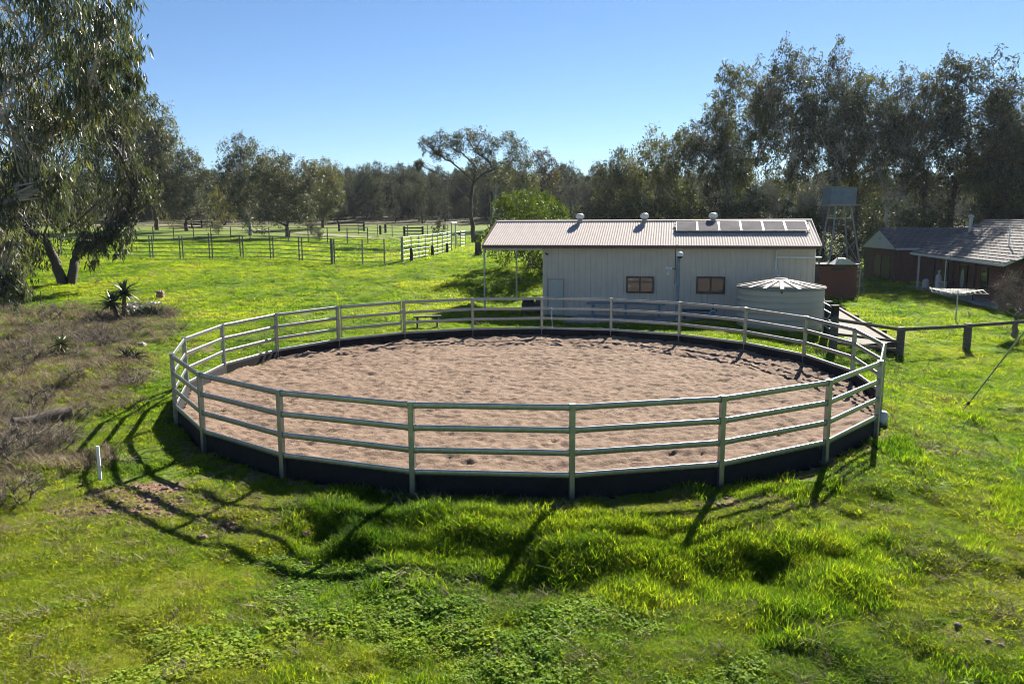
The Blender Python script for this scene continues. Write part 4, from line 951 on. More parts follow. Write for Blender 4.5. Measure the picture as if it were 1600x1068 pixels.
T = [  # name, label, proto, base x, base y (or depth), top y, widen, bark, leaves
 ('gum_tree', 'tall grey gum with slim dark trunk right behind the large left gum', p_round[0], 205, 361, 138, .78, bark_d, leaf_grey, .2),
 ('gum_tree', 'gum with slim straight dark trunk behind the yard rails at the left', p_round[1], 246, 359, 165, .62, bark_d, leaf_olive, 1.2),
 ('gum_tree', 'leafy gum with pale leaning branch in the left paddock', p_round[1], 292, 361, 232, .85, bark_d, leaf_grey, 2.1),
 ('gum_tree', 'upright gum with pale slender trunk left of the round dense gum', p_round[0], 391, 367, 212, .68, bark_l, leaf_grey, 3.9),
 ('gum_tree', 'round dense gum with dark forked trunk near the middle yards', p_round[1], 449, 371, 236, .98, bark_d, leaf_grey, 5.0),
 ('gum_tree', 'gum crown rising just right behind the round dense gum', p_round[0], 505, 356, 248, .8, bark_d, leaf_olive, .7),
 ('wattle_tree', 'small yellowish wattle between the two left paddock gums', p_shrub, 350, 352, 285, .75, bark_d, leafmat('leaf_wattle', [(0, (.08, .09, .02)), (.6, (.16, .15, .03)), (1, (.25, .21, .04))], .5, .3, .3), .4),
 ('cypress_pine', 'dark conical cypress pine standing before the far wood', p_cone, 660, 349, 277, .85, bark_d, leaf_dark, .2),
 ('cypress_pine', 'smaller dark cypress pine left of the conical one', p_cone, 618, 347, 292, .8, bark_d, leaf_dark, 2.2),
 ('pepper_tree', 'dense bright green domed tree behind the carport roof', p_bush, 826, -52., 297, .66, bark_d, leaf_bright, .5),
 ('gum_tree', 'lowest rounded gum at the left end of the right hand belt', p_round[0], 966, -92., 232, .66, bark_d, leaf_grey, 1.1),
 ('gum_tree', 'broad olive gum second from the left in the right hand belt', p_round[1], 1036, -88., 199, .78, bark_l, leaf_olive, 2.9),
 ('gum_tree', 'dark leafy gum with stepped crown behind the middle ventilator', p_tall[2], 1108, -86., 150, 1.0, bark_l, leaf_grey, 4.4),
 ('gum_tree', 'brown topped gum left of the tallest gums', p_tall[0], 1150, -84., 98, 0.92, bark_l, leaf_olive, 5.4),
 ('gum_tree', 'tallest gum with narrow double top above the solar panels', p_tall[1], 1226, -82., 64, 0.82, bark_l, leaf_grey, .2),
 ('gum_tree', 'tall gum directly behind the header tank', p_tall[2], 1290, -80., 66, 0.86, bark_l, leaf_grey, 1.7),
 ('gum_tree', 'shorter gum just right of the header tank', p_tall[0], 1338, -81., 112, 0.9, bark_d, leaf_olive, 3.3),
 ('gum_tree', 'gum with bare leaning stems above the hut and house gap', p_tall[2], 1388, -77., 106, .8, bark_l, leaf_grey, 2.4),
 ('gum_tree', 'dark upright gum behind the gabled wing of the house', p_tall[1], 1436, -76., 92, 0.88, bark_d, leaf_grey, 3.6),
 ('gum_tree', 'widest tall gum with many dark stems above the house roof', p_tall[0], 1502, -75., 86, 1.08, bark_d, leaf_grey, 5.1),
 ('gum_tree', 'lower gum with leaning limbs above the house ridge', p_tall[2], 1555, -73., 148, 1.3, bark_d, leaf_olive, .9),
 ('gum_tree', 'gum cut by the right edge of the picture', p_round[0], 1612, -70., 158, .78, bark_d, leaf_grey, 4.2),
]
for nm, lab, pr_, px, pb, ptop, wid, bk, lf, rz_ in T:
    p, h_ = by_px(px, pb, ptop) if pb > 0 else by_px(px, None, ptop, -pb)
    hz = crown_top(pr_)
    plant_tree(nm, lab, pr_, p, h_/hz, rz_, bk, lf, 'gum trees around the paddocks' if nm == 'gum_tree' else None, wid)
def px_tree(label, bx, by, top, lobes_, seed, bk, lf, y=None, **kw):
    p, h_ = by_px(bx, by, top) if y is None else by_px(bx, None, top, y)
    LB = [[*(gy(a, b_, p[1]+dy)-p), r_/F*p[1]] for a, b_, r_, dy in lobes_]
    plant_tree('gum_tree', label, gen_tree(seed, h_, 6, lobes=LB, **kw), p, 1, 0, bk, lf, 'gum trees around the paddocks')
px_tree('spreading gum with long bare ascending limbs beyond the race', 742, 380, 205, [(668, 228, 14, 0), (690, 222, 16, 1), (708, 232, 16, -1), (654, 258, 8, 0), (730, 216, 15, 1), (752, 218, 18, -1), (772, 226, 16, 1), (742, 238, 15, 0), (762, 248, 17, 0), (745, 262, 14, 1), (778, 262, 14, 0), (715, 222, 13, 0), (682, 240, 11, -1)], 401, bark_d, leaf_grey, fork=.3, stems=2, base_r=.22, clumps=36, nper=18, leaf=.26, droop=.6, clump_r=.3, wig=.04, limb=.6, spread_base=.25, asc=9)
px_tree('pale white trunked gum just right of the spreading gum', 767, 358, 212, [(795, 222, 15, 0), (812, 236, 16, 1), (800, 252, 16, -1), (822, 262, 14, 0), (790, 270, 14, 1), (808, 282, 15, 0), (830, 285, 12, -1), (778, 290, 12, 0), (795, 300, 13, 1)], 402, bark_l, leaf_olive, fork=.3, stems=2, base_r=.2, clumps=54, nper=22, leaf=.32, droop=.6, clump_r=.34)
px_tree('rusty brown gum above the green bush behind the shed', 852, 354, 234, [(838, 246, 10, 0), (850, 242, 10, 1), (862, 256, 10, 0), (845, 262, 12, -1), (868, 275, 10, 0), (855, 282, 13, 1), (840, 288, 12, 0), (866, 300, 12, 0), (850, 308, 13, 0)], 403, bark_d, leafmat('gum_leaf_rusty', [(0, (.04, .042, .02)), (.5, (.09, .075, .032)), (1, (.20, .12, .045))], .58, .3, .2), fork=.25, base_r=.2, clumps=38, nper=18, leaf=.3, droop=.7, clump_r=.3)
# understorey before and between the trunks of the right hand belt
U = [(905, 90, 318), (940, 84, 305), (985, 82, 296), (1020, 80, 305), (1075, 79, 292), (1125, 77, 300), (1175, 75, 296), (1255, 72, 312), (1275, 66, 335), (1330, 66, 322), (1350, 82, 305), (1368, 84, 325), (1420, 72, 318), (1470, 73, 315), (1530, 72, 300), (1580, 70, 290)]
UL = ['left end of the shed ridge', 'first ventilator', 'gap left of the middle ventilator', 'middle ventilator', 'left end of the solar panels', 'third ventilator', 'middle of the solar panels', 'right end of the shed roof', 'left leg of the tower', 'right leg of the tower', 'gap between tower and house', 'white gable of the house', 'gabled wing of the house', 'house flue', 'middle of the house ridge', 'right part of the house ridge']
for i, (px, y, pt) in enumerate(U):
    p, h_ = by_px(px, None, pt, y); pr_ = (p_shrub, p_cone)[i % 5 == 4]; hz = crown_top(pr_)
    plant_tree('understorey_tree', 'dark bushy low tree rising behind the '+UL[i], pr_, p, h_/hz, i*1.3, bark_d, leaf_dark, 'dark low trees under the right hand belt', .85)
for px, pb, pt, lab in ((687, 368, 340, 'small round grey shrub in the back paddock by the race'), (488, 366, 338, 'small loose shrub at the foot of the round dense gum'), (341, 366, 345, 'little grey sapling shrub behind the front yard panels'), (497, 378, 352, 'leafy low shrub right of the dark forked trunk')):
    p, h_ = by_px(px, pb, pt); plant_tree('shrub', lab, p_shrub, p, h_/2, px, bark_d, leaf_grey, None, .75, 'shrub')
# the dead stub before the spreading gum
p = G(748, 399); m = MB(); zt = gy(747, 366, p[1])[2]; m.tube([(p[0], p[1], p[2]-.2), (p[0]-.03, p[1], p[2]+.6), (p[0]-.02, p[1], zt)], [.34, .27, .24], 10); sb_ = m.build('tree_stump', bark_d, None, Vector(p)); tag(sb_, 'thick dark dead stump left of the carport corner', 'stump')
# large multi-stemmed gum at the left and the nearer drooping gum whose boughs enter from the left edge
p, h_ = by_px(105, 445, -20)
def lob(px, py, y, r_px, base): q = gy(px, py, y)-base; return [*q, r_px/F*y]
y1 = p[1]
LB = [lob(x, y, y1+dy, r_, p) for x, y, dy, r_ in [(40, 10, 1, 60), (120, 0, -1, 55), (170, 60, 2, 50), (90, 80, -2, 60), (10, 120, 0, 60), (150, 140, -1, 52), (205, 170, 1, 40), (70, 190, 2, 60), (185, 235, -1, 45), (120, 250, -2, 52), (20, 260, 1, 60), (215, 300, 0, 36), (150, 320, 1, 40), (70, 310, -2, 50), (20, 350, 0, 48), (180, 370, -1, 30), (140, 385, -2, 26), (-60, 60, 0, 60), (-70, 200, 1, 60), (40, 400, -1, 34), (100, 130, 1, 55), (170, 195, 1, 45), (110, 345, 1, 40)]]
bigtree = gen_tree(301, h_, 12, lobes=LB, fork=.17, stems=3, base_r=.22, clumps=32, nper=24, leaf=.38, ratio=.2, droop=1.5, clump_r=.28, spread_base=.2)
plant_tree('gum_tree', 'large gum with three dark stems standing left of the yards', bigtree, p, 1, 0, bark_d, leaf_grey, 'gum trees around the paddocks')
p = np.array([-17.5, 23., gh(-17.5, 23.)]); y1 = 22.
LB = [lob(x, y, y1+dy, r_, p) for x, y, dy, r_ in [(20, 20, 0, 75), (110, 30, .6, 70), (185, 40, -.3, 45), (60, 110, .5, 70), (150, 100, 0, 55), (190, 110, 1, 34), (10, 190, -.4, 70), (90, 200, .8, 55), (20, 290, .4, 60), (-60, 100, 1, 90), (-80, 280, 0, 90), (75, 290, .2, 45), (5, 380, .5, 48), (-50, 400, 1, 60), (130, 165, .3, 42), (-10, 330, -1, 45), (-40, -50, 1, 80), (90, -30, .5, 60), (12, 440, .5, 30)]]
near = gen_tree(302, 13, 10, lobes=LB, fork=.22, base_r=.2, clumps=36, nper=22, leaf=.31, ratio=.15, droop=2.2, clump_r=.24, limb=.75)
plant_tree('gum_tree', 'nearest gum whose long drooping leaves hang in from the upper left edge', near, p, 1, 0, bark_l, leafmat('gum_leaf_near', [(0, (.035, .048, .03)), (.5, (.075, .09, .055)), (.8, (.14, .15, .095)), (1, (.25, .20, .06))], .4, .3, .5), 'gum trees around the paddocks')
# leafless small tree at the right edge
p, h_ = by_px(1584, 527, 418); LB = [lob(1584+dx, yy, p[1]+dy, r_, p) for dx, yy, dy, r_ in [(-25, 450, .3, 20), (0, 440, -.3, 24), (25, 450, .2, 22), (-22, 475, -.3, 18), (20, 480, .4, 20), (-8, 465, .4, 20)]]
bare_t = gen_tree(303, h_, 2.6, lobes=LB, fork=.3, base_r=.10, clumps=80, leafless=True)
plant_tree('fruit_tree', 'small leafless tree with thick trunk before the house corner', bare_t, p, 1, 0, bark_bare, None)

# far wood as one mass: instances of a few whole trees on points
def scatter(name, P, rot, scl, tint, sources, kind='stuff', idx_=None):
    me_ = bpy.data.meshes.new(name); P = np.asarray(P, np.float32); me_.vertices.add(len(P)); me_.vertices.foreach_set('co', P.ravel())
    a = me_.attributes.new('rot', 'FLOAT_VECTOR', 'POINT'); a.data.foreach_set('vector', np.asarray(rot, np.float32).ravel())
    a = me_.attributes.new('scl', 'FLOAT_VECTOR', 'POINT'); s_ = np.asarray(scl, np.float32); s_ = np.repeat(s_[:, None], 3, 1) if s_.ndim == 1 else s_; a.data.foreach_set('vector', s_.ravel())
    a = me_.attributes.new('tone', 'FLOAT', 'POINT'); a.data.foreach_set('value', np.asarray(tint, np.float32))
    a = me_.attributes.new('pick', 'INT', 'POINT'); a.data.foreach_set('value', (rng.integers(0, len(sources), len(P)) if idx_ is None else idx_).astype(np.int32))
    o = obj(name, me_); o['kind'] = kind
    g = bpy.data.node_groups.new(name+'_nodes', 'GeometryNodeTree'); g.interface.new_socket('Geometry', in_out='INPUT', socket_type='NodeSocketGeometry'); g.interface.new_socket('Geometry', in_out='OUTPUT', socket_type='NodeSocketGeometry')
    N_ = g.nodes; K = g.links; gi = N_.new('NodeGroupInput'); go_ = N_.new('NodeGroupOutput')
    cl2 = bpy.data.collections.new(name+'_sources')
    for i, s2_ in enumerate(sources):
        q = bpy.data.objects.new('%s_source_%02d' % (name, i), s2_); cl2.objects.link(q)
    ci = N_.new('GeometryNodeCollectionInfo'); ci.inputs['Collection'].default_value = cl2; ci.inputs['Separate Children'].default_value = True; ci.inputs['Reset Children'].default_value = True
    ip = N_.new('GeometryNodeInstanceOnPoints'); ip.inputs['Pick Instance'].default_value = True
    def na(nm, ty_):
        q = N_.new('GeometryNodeInputNamedAttribute'); q.data_type = ty_; q.inputs['Name'].default_value = nm; return q.outputs['Attribute']
    K.new(gi.outputs[0], ip.inputs['Points']); K.new(ci.outputs[0], ip.inputs['Instance'])
    K.new(na('pick', 'INT'), ip.inputs['Instance Index']); K.new(na('rot', 'FLOAT_VECTOR'), ip.inputs['Rotation']); K.new(na('scl', 'FLOAT_VECTOR'), ip.inputs['Scale'])
    K.new(ip.outputs[0], go_.inputs[0])
    md = o.modifiers.new('scatter', 'NODES'); md.node_group = g
    return o
def with_mat(me_, ms):
    for m_ in ms: me_.materials.append(m_)
    return me_
def joined(pr_, lm, bk):
    """trunk and crown of a prototype as one mesh with two materials"""
    tm_, cm_ = pr_; V1 = np.empty(len(tm_.vertices)*3, np.float32); tm_.vertices.foreach_get('co', V1); V2 = np.empty(len(cm_.vertices)*3, np.float32); cm_.vertices.foreach_get('co', V2)
    Q1 = np.empty(len(tm_.loops), np.int32); tm_.loops.foreach_get('vertex_index', Q1); Q2 = np.empty(len(cm_.loops), np.int32); cm_.loops.foreach_get('vertex_index', Q2)
    t2 = np.empty(len(cm_.polygons), np.float32); cm_.attributes['tint'].data.foreach_get('value', t2)
    n1_ = len(Q1)//4; me_ = mesh_np('wood_tree', np.concatenate([V1.reshape(-1, 3), V2.reshape(-1, 3)]), np.concatenate([Q1.reshape(-1, 4), Q2.reshape(-1, 4)+len(V1)//3]), attr={'tint': ('FACE', np.concatenate([np.zeros(n1_), t2]))})
    with_mat(me_, [bk, lm]); me_.polygons.foreach_set('material_index', np.concatenate([np.zeros(n1_, np.int32), np.ones(len(t2), np.int32)])); return me_
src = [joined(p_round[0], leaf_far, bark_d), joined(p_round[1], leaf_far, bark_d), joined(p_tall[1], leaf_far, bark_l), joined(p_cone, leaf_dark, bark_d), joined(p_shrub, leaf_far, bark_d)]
WP = []; WS = []; WI = []
for row, (y0, n_, hmin, hmax) in enumerate(((165, 66, 5, 9.5), (176, 84, 6, 11.5), (190, 90, 6.5, 13), (212, 96, 7, 14), (250, 100, 9, 15), (310, 100, 10, 17))):
    half = .78*y0
    for i in range(n_):
        x = -half+2*half*(i+rng.uniform(.1, .9))/n_; y = y0+rng.normal(0, 4+y0*.015)
        s_ = rng.uniform(hmin, hmax)/10; k_ = rng.choice([0, 1, 2, 3], p=[.42, .36, .12, .10])
        if row > 0:
            x2 = x+rng.normal(0, 2); y2 = y-rng.uniform(-3, 5); h2 = rng.uniform(1.4, 2.9)
            WP.append((x2, y2, gh(x2, y2)-.4)); WS.append((h2*1.25, h2*1.25, h2)); WI.append(4)
        WP.append((x, y, gh(x, y)-.2)); WS.append((s_*(.8 if k_ < 2 else 1.2),)*2+(s_,)); WI.append(k_)
wood = scatter('far_wood', WP, [(0, 0, a) for a in rng.uniform(0, 6.28, len(WP))], np.array(WS), rng.uniform(0, 1, len(WP)), src, idx_=np.array(WI))
wood['label'] = 'dark mixed wood of gums and pines along the horizon'; wood['category'] = 'wood'

# ------------------------------------------------------------------ left garden bed and scrub
def yucca(label, p, heads, leaf_l, m_, tr=.09):
    r0 = thing('yucca', label, 'yucca', p); tm = MB(); ctr = []
    for dx, dy, h_ in heads:
        if h_ > .12: tm.tube([(p[0]+dx*.3, p[1]+dy*.3, p[2]-.1), (p[0]+dx*.8, p[1]+dy*.8, p[2]+h_*.6), (p[0]+dx, p[1]+dy, p[2]+h_)], [tr*1.3, tr, tr*.9], 8)
        ctr.append(np.array([p[0]+dx, p[1]+dy, p[2]+h_]))
    if tm.v: tm.build('stem', mat('yucca_stem', (.17, .11, .07), .9, var=.4, vscale=20, bump=.6), r0)
    lm_ = MB().box((0, 0, 0), (.01, .01, .01)); lm_ = MB(); k_ = 7   # one sword leaf along +X, folded and arching
    V = []
    for i in range(k_):
        f_ = i/(k_-1); w_ = .046*leaf_l/.6*(1-f_**2.2)+.001; x = leaf_l*f_; z = -.16*leaf_l*f_**2.4; V += [(x, -w_, z+.012), (x, 0, z), (x, w_, z+.012)]
    lm_.add(V, [(3*i+j, 3*i+3+j, 3*i+4+j, 3*i+1+j) for i in range(k_-1) for j in (0, 1)]); lme = lm_.mesh('leaf'); lme.materials.append(m_)
    for c in ctr:
        for i in range(78):
            o = obj('leaf', lme, None, r0, Vector(c)-Vector(p)); el = math.asin(random.uniform(-.55, .98)); o.rotation_euler = Euler((random.uniform(-.2, .2), -el, i*2.399), 'XYZ'); s_ = random.uniform(.75, 1.1); o.scale = (s_, s_, s_)
yuc_d = mat('yucca_leaf', (.05, .085, .03), .45, var=.35, vscale=3); yuc_y = mat('yucca_leaf_yellow', (.16, .19, .05), .45, var=.35, vscale=3)
p = G(192, 497); yucca('tall dark yucca with two heads on shaggy stems in the left bed', p, [(.12, .05, 1.15), (-.38, -.1, .70)], .78, yuc_d)
p = G(98, 553); yucca('small yellow green yucca in the dry scrub at the left', p, [(0, 0, .32)], .48, yuc_y, .06)
p = G(203, 562); yucca('low tuft of strappy green leaves at the edge of the scrub', p, [(-.12, 0, .06), (.14, .05, .06)], .42, yuc_d)
# arum lilies
p = G(226, 494); lr_ = thing('lily_clump', 'clump of white lilies with dark leaves right of the tall yucca', 'flowers', p)
fm = MB(); fm.lathe((0, 0, 0), [(.008, 0), (.02, .04), (.065, .09), (.10, .12)], 8); fme = fm.mesh('flower'); fme.materials.append(white_p)
lf = MB(); lf.add([(0, 0, 0), (.06, .05, .16), (.16, 0, .30), (.06, -.05, .16), (.07, 0, .14)], [(0, 4, 1), (4, 2, 1), (0, 3, 4), (4, 3, 2)]); lfe = lf.mesh('leaf'); lfe.materials.append(yuc_d)
for i in range(20):
    o = obj('flower', fme, None, lr_, (random.gauss(.1, .28), random.gauss(0, .28), random.uniform(.34, .55))); o.rotation_euler = (random.uniform(-.5, .5), random.uniform(-.5, .5), random.uniform(0, 6))
for i in range(90): o = obj('leaf', lfe, None, lr_, (random.gauss(.05, .26), random.gauss(0, .26), 0)); o.rotation_euler = (0, random.uniform(-.3, .3), random.uniform(0, 6.28)); o.scale = (random.uniform(.9, 1.6),)*3
# stacked bricks
p = G(251, 466); bp = thing('brick_stack', 'small stack of old bricks on the grass above the lilies', 'bricks', p)
bk_ = MB().box((0, 0, 0), (.24, .115, .08), bev=.006).mesh('brick'); bk_.materials.append(mat('old_brick', (.36, .22, .17), .9, var=.4, vscale=5, bump=.4))
for l_ in range(5):
    for c_ in range(3): o = obj('brick', bk_, None, bp, ((c_-1)*.125 if l_ % 2 else random.uniform(-.05, .05), random.uniform(-.01, .01) if l_ % 2 else (c_-1)*.125, .04+l_*.083)); o.rotation_euler.z = math.pi/2*(l_ % 2)+random.uniform(-.1, .1)
# log, stones, stake
a_, b_ = G(108, 652), G(20, 668); d = b_-a_; m = MB()
pts = [a_+d*f_+np.array([0, 0, .12+.03*math.sin(f_*7)]) for f_ in np.linspace(0, 1, 8)]; m.tube(pts, [.13, .13, .125, .12, .115, .11, .10, .09], 12)
lg = thing('log', 'fallen log with a reddish sawn end lying in the left scrub', 'log', a_); m.build('trunk', mat('log_bark', (.075, .06, .05), .95, var=.4, vscale=6, bump=.7), lg)
MB().tube([pts[0]-d/np.linalg.norm(d)*.012, pts[0]-d/np.linalg.norm(d)*.002], .118, 12).build('sawn_end', log_m, lg)
def rock(nm, p, r_, lab, m_, cat='rock'):
    R_ = random.Random(hash(lab) % 1000); V = []; 
    for i in range(6):
        la = -math.pi/2+math.pi*i/5
        for j in range(9): s_ = r_*R_.uniform(.8, 1.15); V.append((p[0]+s_*1.25*math.cos(la)*math.cos(j*.698), p[1]+s_*math.cos(la)*math.sin(j*.698), p[2]+r_*.3+s_*.7*math.sin(la)))
    m = MB(); m.add(V, [(i*9+j, i*9+(j+1) % 9, (i+1)*9+(j+1) % 9, (i+1)*9+j) for i in range(5) for j in range(9)]); return tag(m.build(nm, m_, None, Vector(p)), lab, cat)
stone = mat('pale_stone', (.36, .30, .25), .9, var=.3, vscale=8, bump=.5)
rock('stone', G(221, 541), .16, 'pale stone at the right edge of the dry scrub', stone)
rock('stone', G(478, 835), .07, 'reddish stone in the long grass at the left of the ditch', log_m)
rock('stone', G(317, 842), .08, 'rusty clod of earth on the grass below the fence shadow', clod_m, 'clod')
p = G(157, 750); m = MB(); m.box((p[0], p[1], p[2]+.28), (.05, .05, .74), .3); st_ = m.build('marker_stake', white_p, None, Vector(p)); tag(st_, 'slim white marker stake upright in the grass left of the pen', 'stake')
for i, (x, y, h_) in enumerate(((64, 478, .75), (27, 475, .9), (6, 486, .6))):
    p = G(x, y); m = MB(); m.tube([(p[0], p[1], p[2]-.1), (p[0]+.04, p[1], p[2]+h_)], .022, 6); tag(m.build('star_picket', mat('rusty_steel', (.09, .05, .04), .8, var=.4), None, Vector(p)), 'thin rusty picket in the left scrub, '+('right of three', 'middle of three', 'left of three')[i], 'picket')
for i, (x, y, h_, lab) in enumerate(((20, 470, 1.6, 'sparse grey green shrub at the left edge below the drooping gum'), (52, 520, 1.1, 'small wispy shrub among dead twigs left of the yellow yucca'), (30, 590, .9, 'low dry shrub at the left edge above the log'), (150, 447, .8, 'low shrub at the foot of the three stemmed gum'))):
    p = G(x, y); plant_tree('shrub', lab, p_thin, p, h_/2, i*1.7, bark_bare, leaf_grey, None, .9, 'shrub')

p_dead = gen_tree(180, 1., 1.5, n_lobes=12, fork=.1, crown0=.25, clumps=26, stems=3, lobe_r=(.14, .22), base_r=.02, leafless=True)
for i, (x, y, h_, lab) in enumerate(((40, 570, .9, 'bushy brown dead shrub at the left edge above the log'), (115, 600, .55, 'low dead shrub between the yellow yucca and the log'), (165, 545, .6, 'dark dead shrub left of the strappy tuft'), (150, 505, .6, 'dead shrub just left of the tall yucca'), (60, 640, .7, 'dead shrub with twigs over the middle of the fallen log'), (20, 720, .8, 'largest dead shrub at the left edge below the log'), (95, 705, .55, 'dead shrub left of the white stake'), (35, 790, .6, 'lowest dead shrub at the left edge'), (215, 520, .5, 'grey dead shrub right of the yucca stems'), (80, 500, .8, 'dead shrub under the three pickets'), (130, 655, .45, 'small dead shrub at the sawn end of the log'))):
    p = G(x, y); plant_tree('dead_shrub', lab, p_dead, p, h_, i*2.1, twig_m, None, 'dead shrubs in the left scrub', 1.15, 'shrub')
# ------------------------------------------------------------------ grass and litter: real blades scattered over the ground
def blades(seed, n_, h0, h1, rad, wid, bend=.5, seg=2):
    r_ = np.random.default_rng(seed); V = []; Q = []
    for i in range(n_):
        a = r_.uniform(0, 6.28); q = rad*math.sqrt(r_.uniform()); b0 = np.array([q*math.cos(a), q*math.sin(a), -.01]); h_ = r_.uniform(h0, h1); an = r_.uniform(0, 6.28)
        ld = np.array([math.cos(an), math.sin(an), 0])*bend*h_*r_.uniform(.2, 1.2); sd2 = np.array([-math.sin(an+r_.normal(0, .6)), math.cos(an), 0]); sd2 /= np.linalg.norm(sd2); k_ = len(V)
        for j, (f_, w_) in enumerate(((0, .8), (.5, 1), (1, .12))):
            c = b0+ld*f_**1.8+np.array([0, 0, h_*f_*(1-.18*f_*bend)]); V += [c-sd2*wid*w_/2, c+sd2*wid*w_/2]
        Q += [(k_, k_+1, k_+3, k_+2), (k_+2, k_+3, k_+5, k_+4)]
    return mesh_np('tuft', V, Q)
def clover(seed, n_, rad, sz):
    r_ = np.random.default_rng(seed); V = []; Q = []
    for i in range(n_):
        a = r_.uniform(0, 6.28); q = rad*math.sqrt(r_.uniform()); c = np.array([q*math.cos(a), q*math.sin(a), r_.uniform(.01, .055)]); nn_ = np.array([r_.normal(0, .4), r_.normal(0, .4), 1]); nn_ /= np.linalg.norm(nn_)
        u_ = np.cross(nn_, r_.normal(0, 1, 3)); u_ /= np.linalg.norm(u_); v_ = np.cross(nn_, u_); s_ = sz*r_.uniform(.6, 1.3); k_ = len(V)
        V += [c-u_*s_, c+v_*s_*.75+nn_*s_*.2, c+u_*s_, c-v_*s_*.75+nn_*s_*.2]; Q.append((k_, k_+1, k_+2, k_+3))
    return mesh_np('tuft', V, Q)
def twigs(seed, n_, h0, h1, rad, wid):
    r_ = np.random.default_rng(seed); pa = []
    for i in range(n_):
        a = r_.uniform(0, 6.28); q = rad*math.sqrt(r_.uniform()); p = np.array([q*math.cos(a), q*math.sin(a), 0.]); d = r_.normal(0, 1, 3); d[2] = abs(d[2])*.55; d /= np.linalg.norm(d); L_ = r_.uniform(h0, h1); m_ = p+d*L_*.5+r_.normal(0, .08*L_, 3)
        pa.append((np.array([p, m_, p+d*L_+r_.normal(0, .15*L_, 3)]), np.array([wid, wid*.7, wid*.3])))
    V, Q = tubes_np(pa, 3); return mesh_np('twig', V, Q)
grass_m = leafmat('grass_blade', [(0, (.025, .075, .007)), (.35, (.10, .185, .014)), (.65, (.195, .265, .022)), (.88, (.26, .30, .035)), (1, (.29, .31, .06))], .6, .62, .15, 'INSTANCER', 'tone', (1.75, 1.7, .5))
clover_m = leafmat('clover_leaf', [(0, (.05, .13, .013)), (.5, (.155, .265, .025)), (1, (.29, .36, .045))], .7, .5, .12, 'INSTANCER', 'tone', (1.6, 1.5, .5))
dead_m = leafmat('dead_grass', [(0, (.10, .075, .055)), (.5, (.22, .17, .12)), (1, (.36, .29, .20))], .8, .2, .2, 'INSTANCER', 'tone', (1.1, 1, .8))
src_s = [with_mat(blades(i, 26, .03, .07, .085, .008, 1.3), [grass_m]) for i in range(4)]
src_l = [with_mat(blades(10+i, 26, .05, .17, .10, .008, .9), [grass_m]) for i in range(4)]
src_c = [with_mat(clover(20+i, 26, .10, .021), [clover_m]) for i in range(3)]
src_d = [with_mat(blades(30+i, 22, .05, .16, .12, .006, 1.2), [dead_m]) for i in range(3)]
src_t = [with_mat(twigs(40+i, 30, .2, .75, .28, .006), [twig_m]) for i in range(3)]
shedO2 = np.array(SP(0, 0, 0)[:2])
def sample(n_, y0, y1, edge=.70):
    y = np.sqrt(rng.uniform(y0**2, y1**2, n_)); x = rng.uniform(-edge, edge, n_)*y; return x, y
def clear(x, y):
    ok = polyd(x, y) > 8.93
    q = np.stack([x, y], -1)-shedO2; a = q@su[:2]; b_ = q@sv[:2]
    ok &= ~((a > aL-.05) & (a < SW) & (b_ > .3) & (b_ < 2*ST)) & ~((a > 4.2) & (a < 12.2) & (b_ > -2.6) & (b_ <= .35))
    ok &= ~(np.hypot(x-tcn[0], y-tcn[1]) < TR)
    rq = np.array([p[:2] for p in rp]); s_ = np.ones(len(x), bool)
    for i in range(4):
        e = rq[(i+1) % 4]-rq[i]; s_ &= (e[0]*(y-rq[i][1])-e[1]*(x-rq[i][0])) < 0
    return ok & ~s_
ZONES = [(6.6, 13.5, 96000, 1.), (13.5, 22, 36000, 1.15), (22, 34, 40000, 1.45), (34, 60, 52000, 2.0), (60, 105, 30000, 3.0)]
acc = {k_: [[], [], [], []] for k_ in 'slcd'}
def push(k_, x, y, z, s_, t_):
    A = acc[k_]; n_ = len(x); A[0].append(np.stack([x, y, z], -1)); A[1].append(np.stack([rng.normal(0, .12, n_), rng.normal(0, .12, n_), rng.uniform(0, 6.28, n_)], -1)); A[2].append(s_); A[3].append(t_)
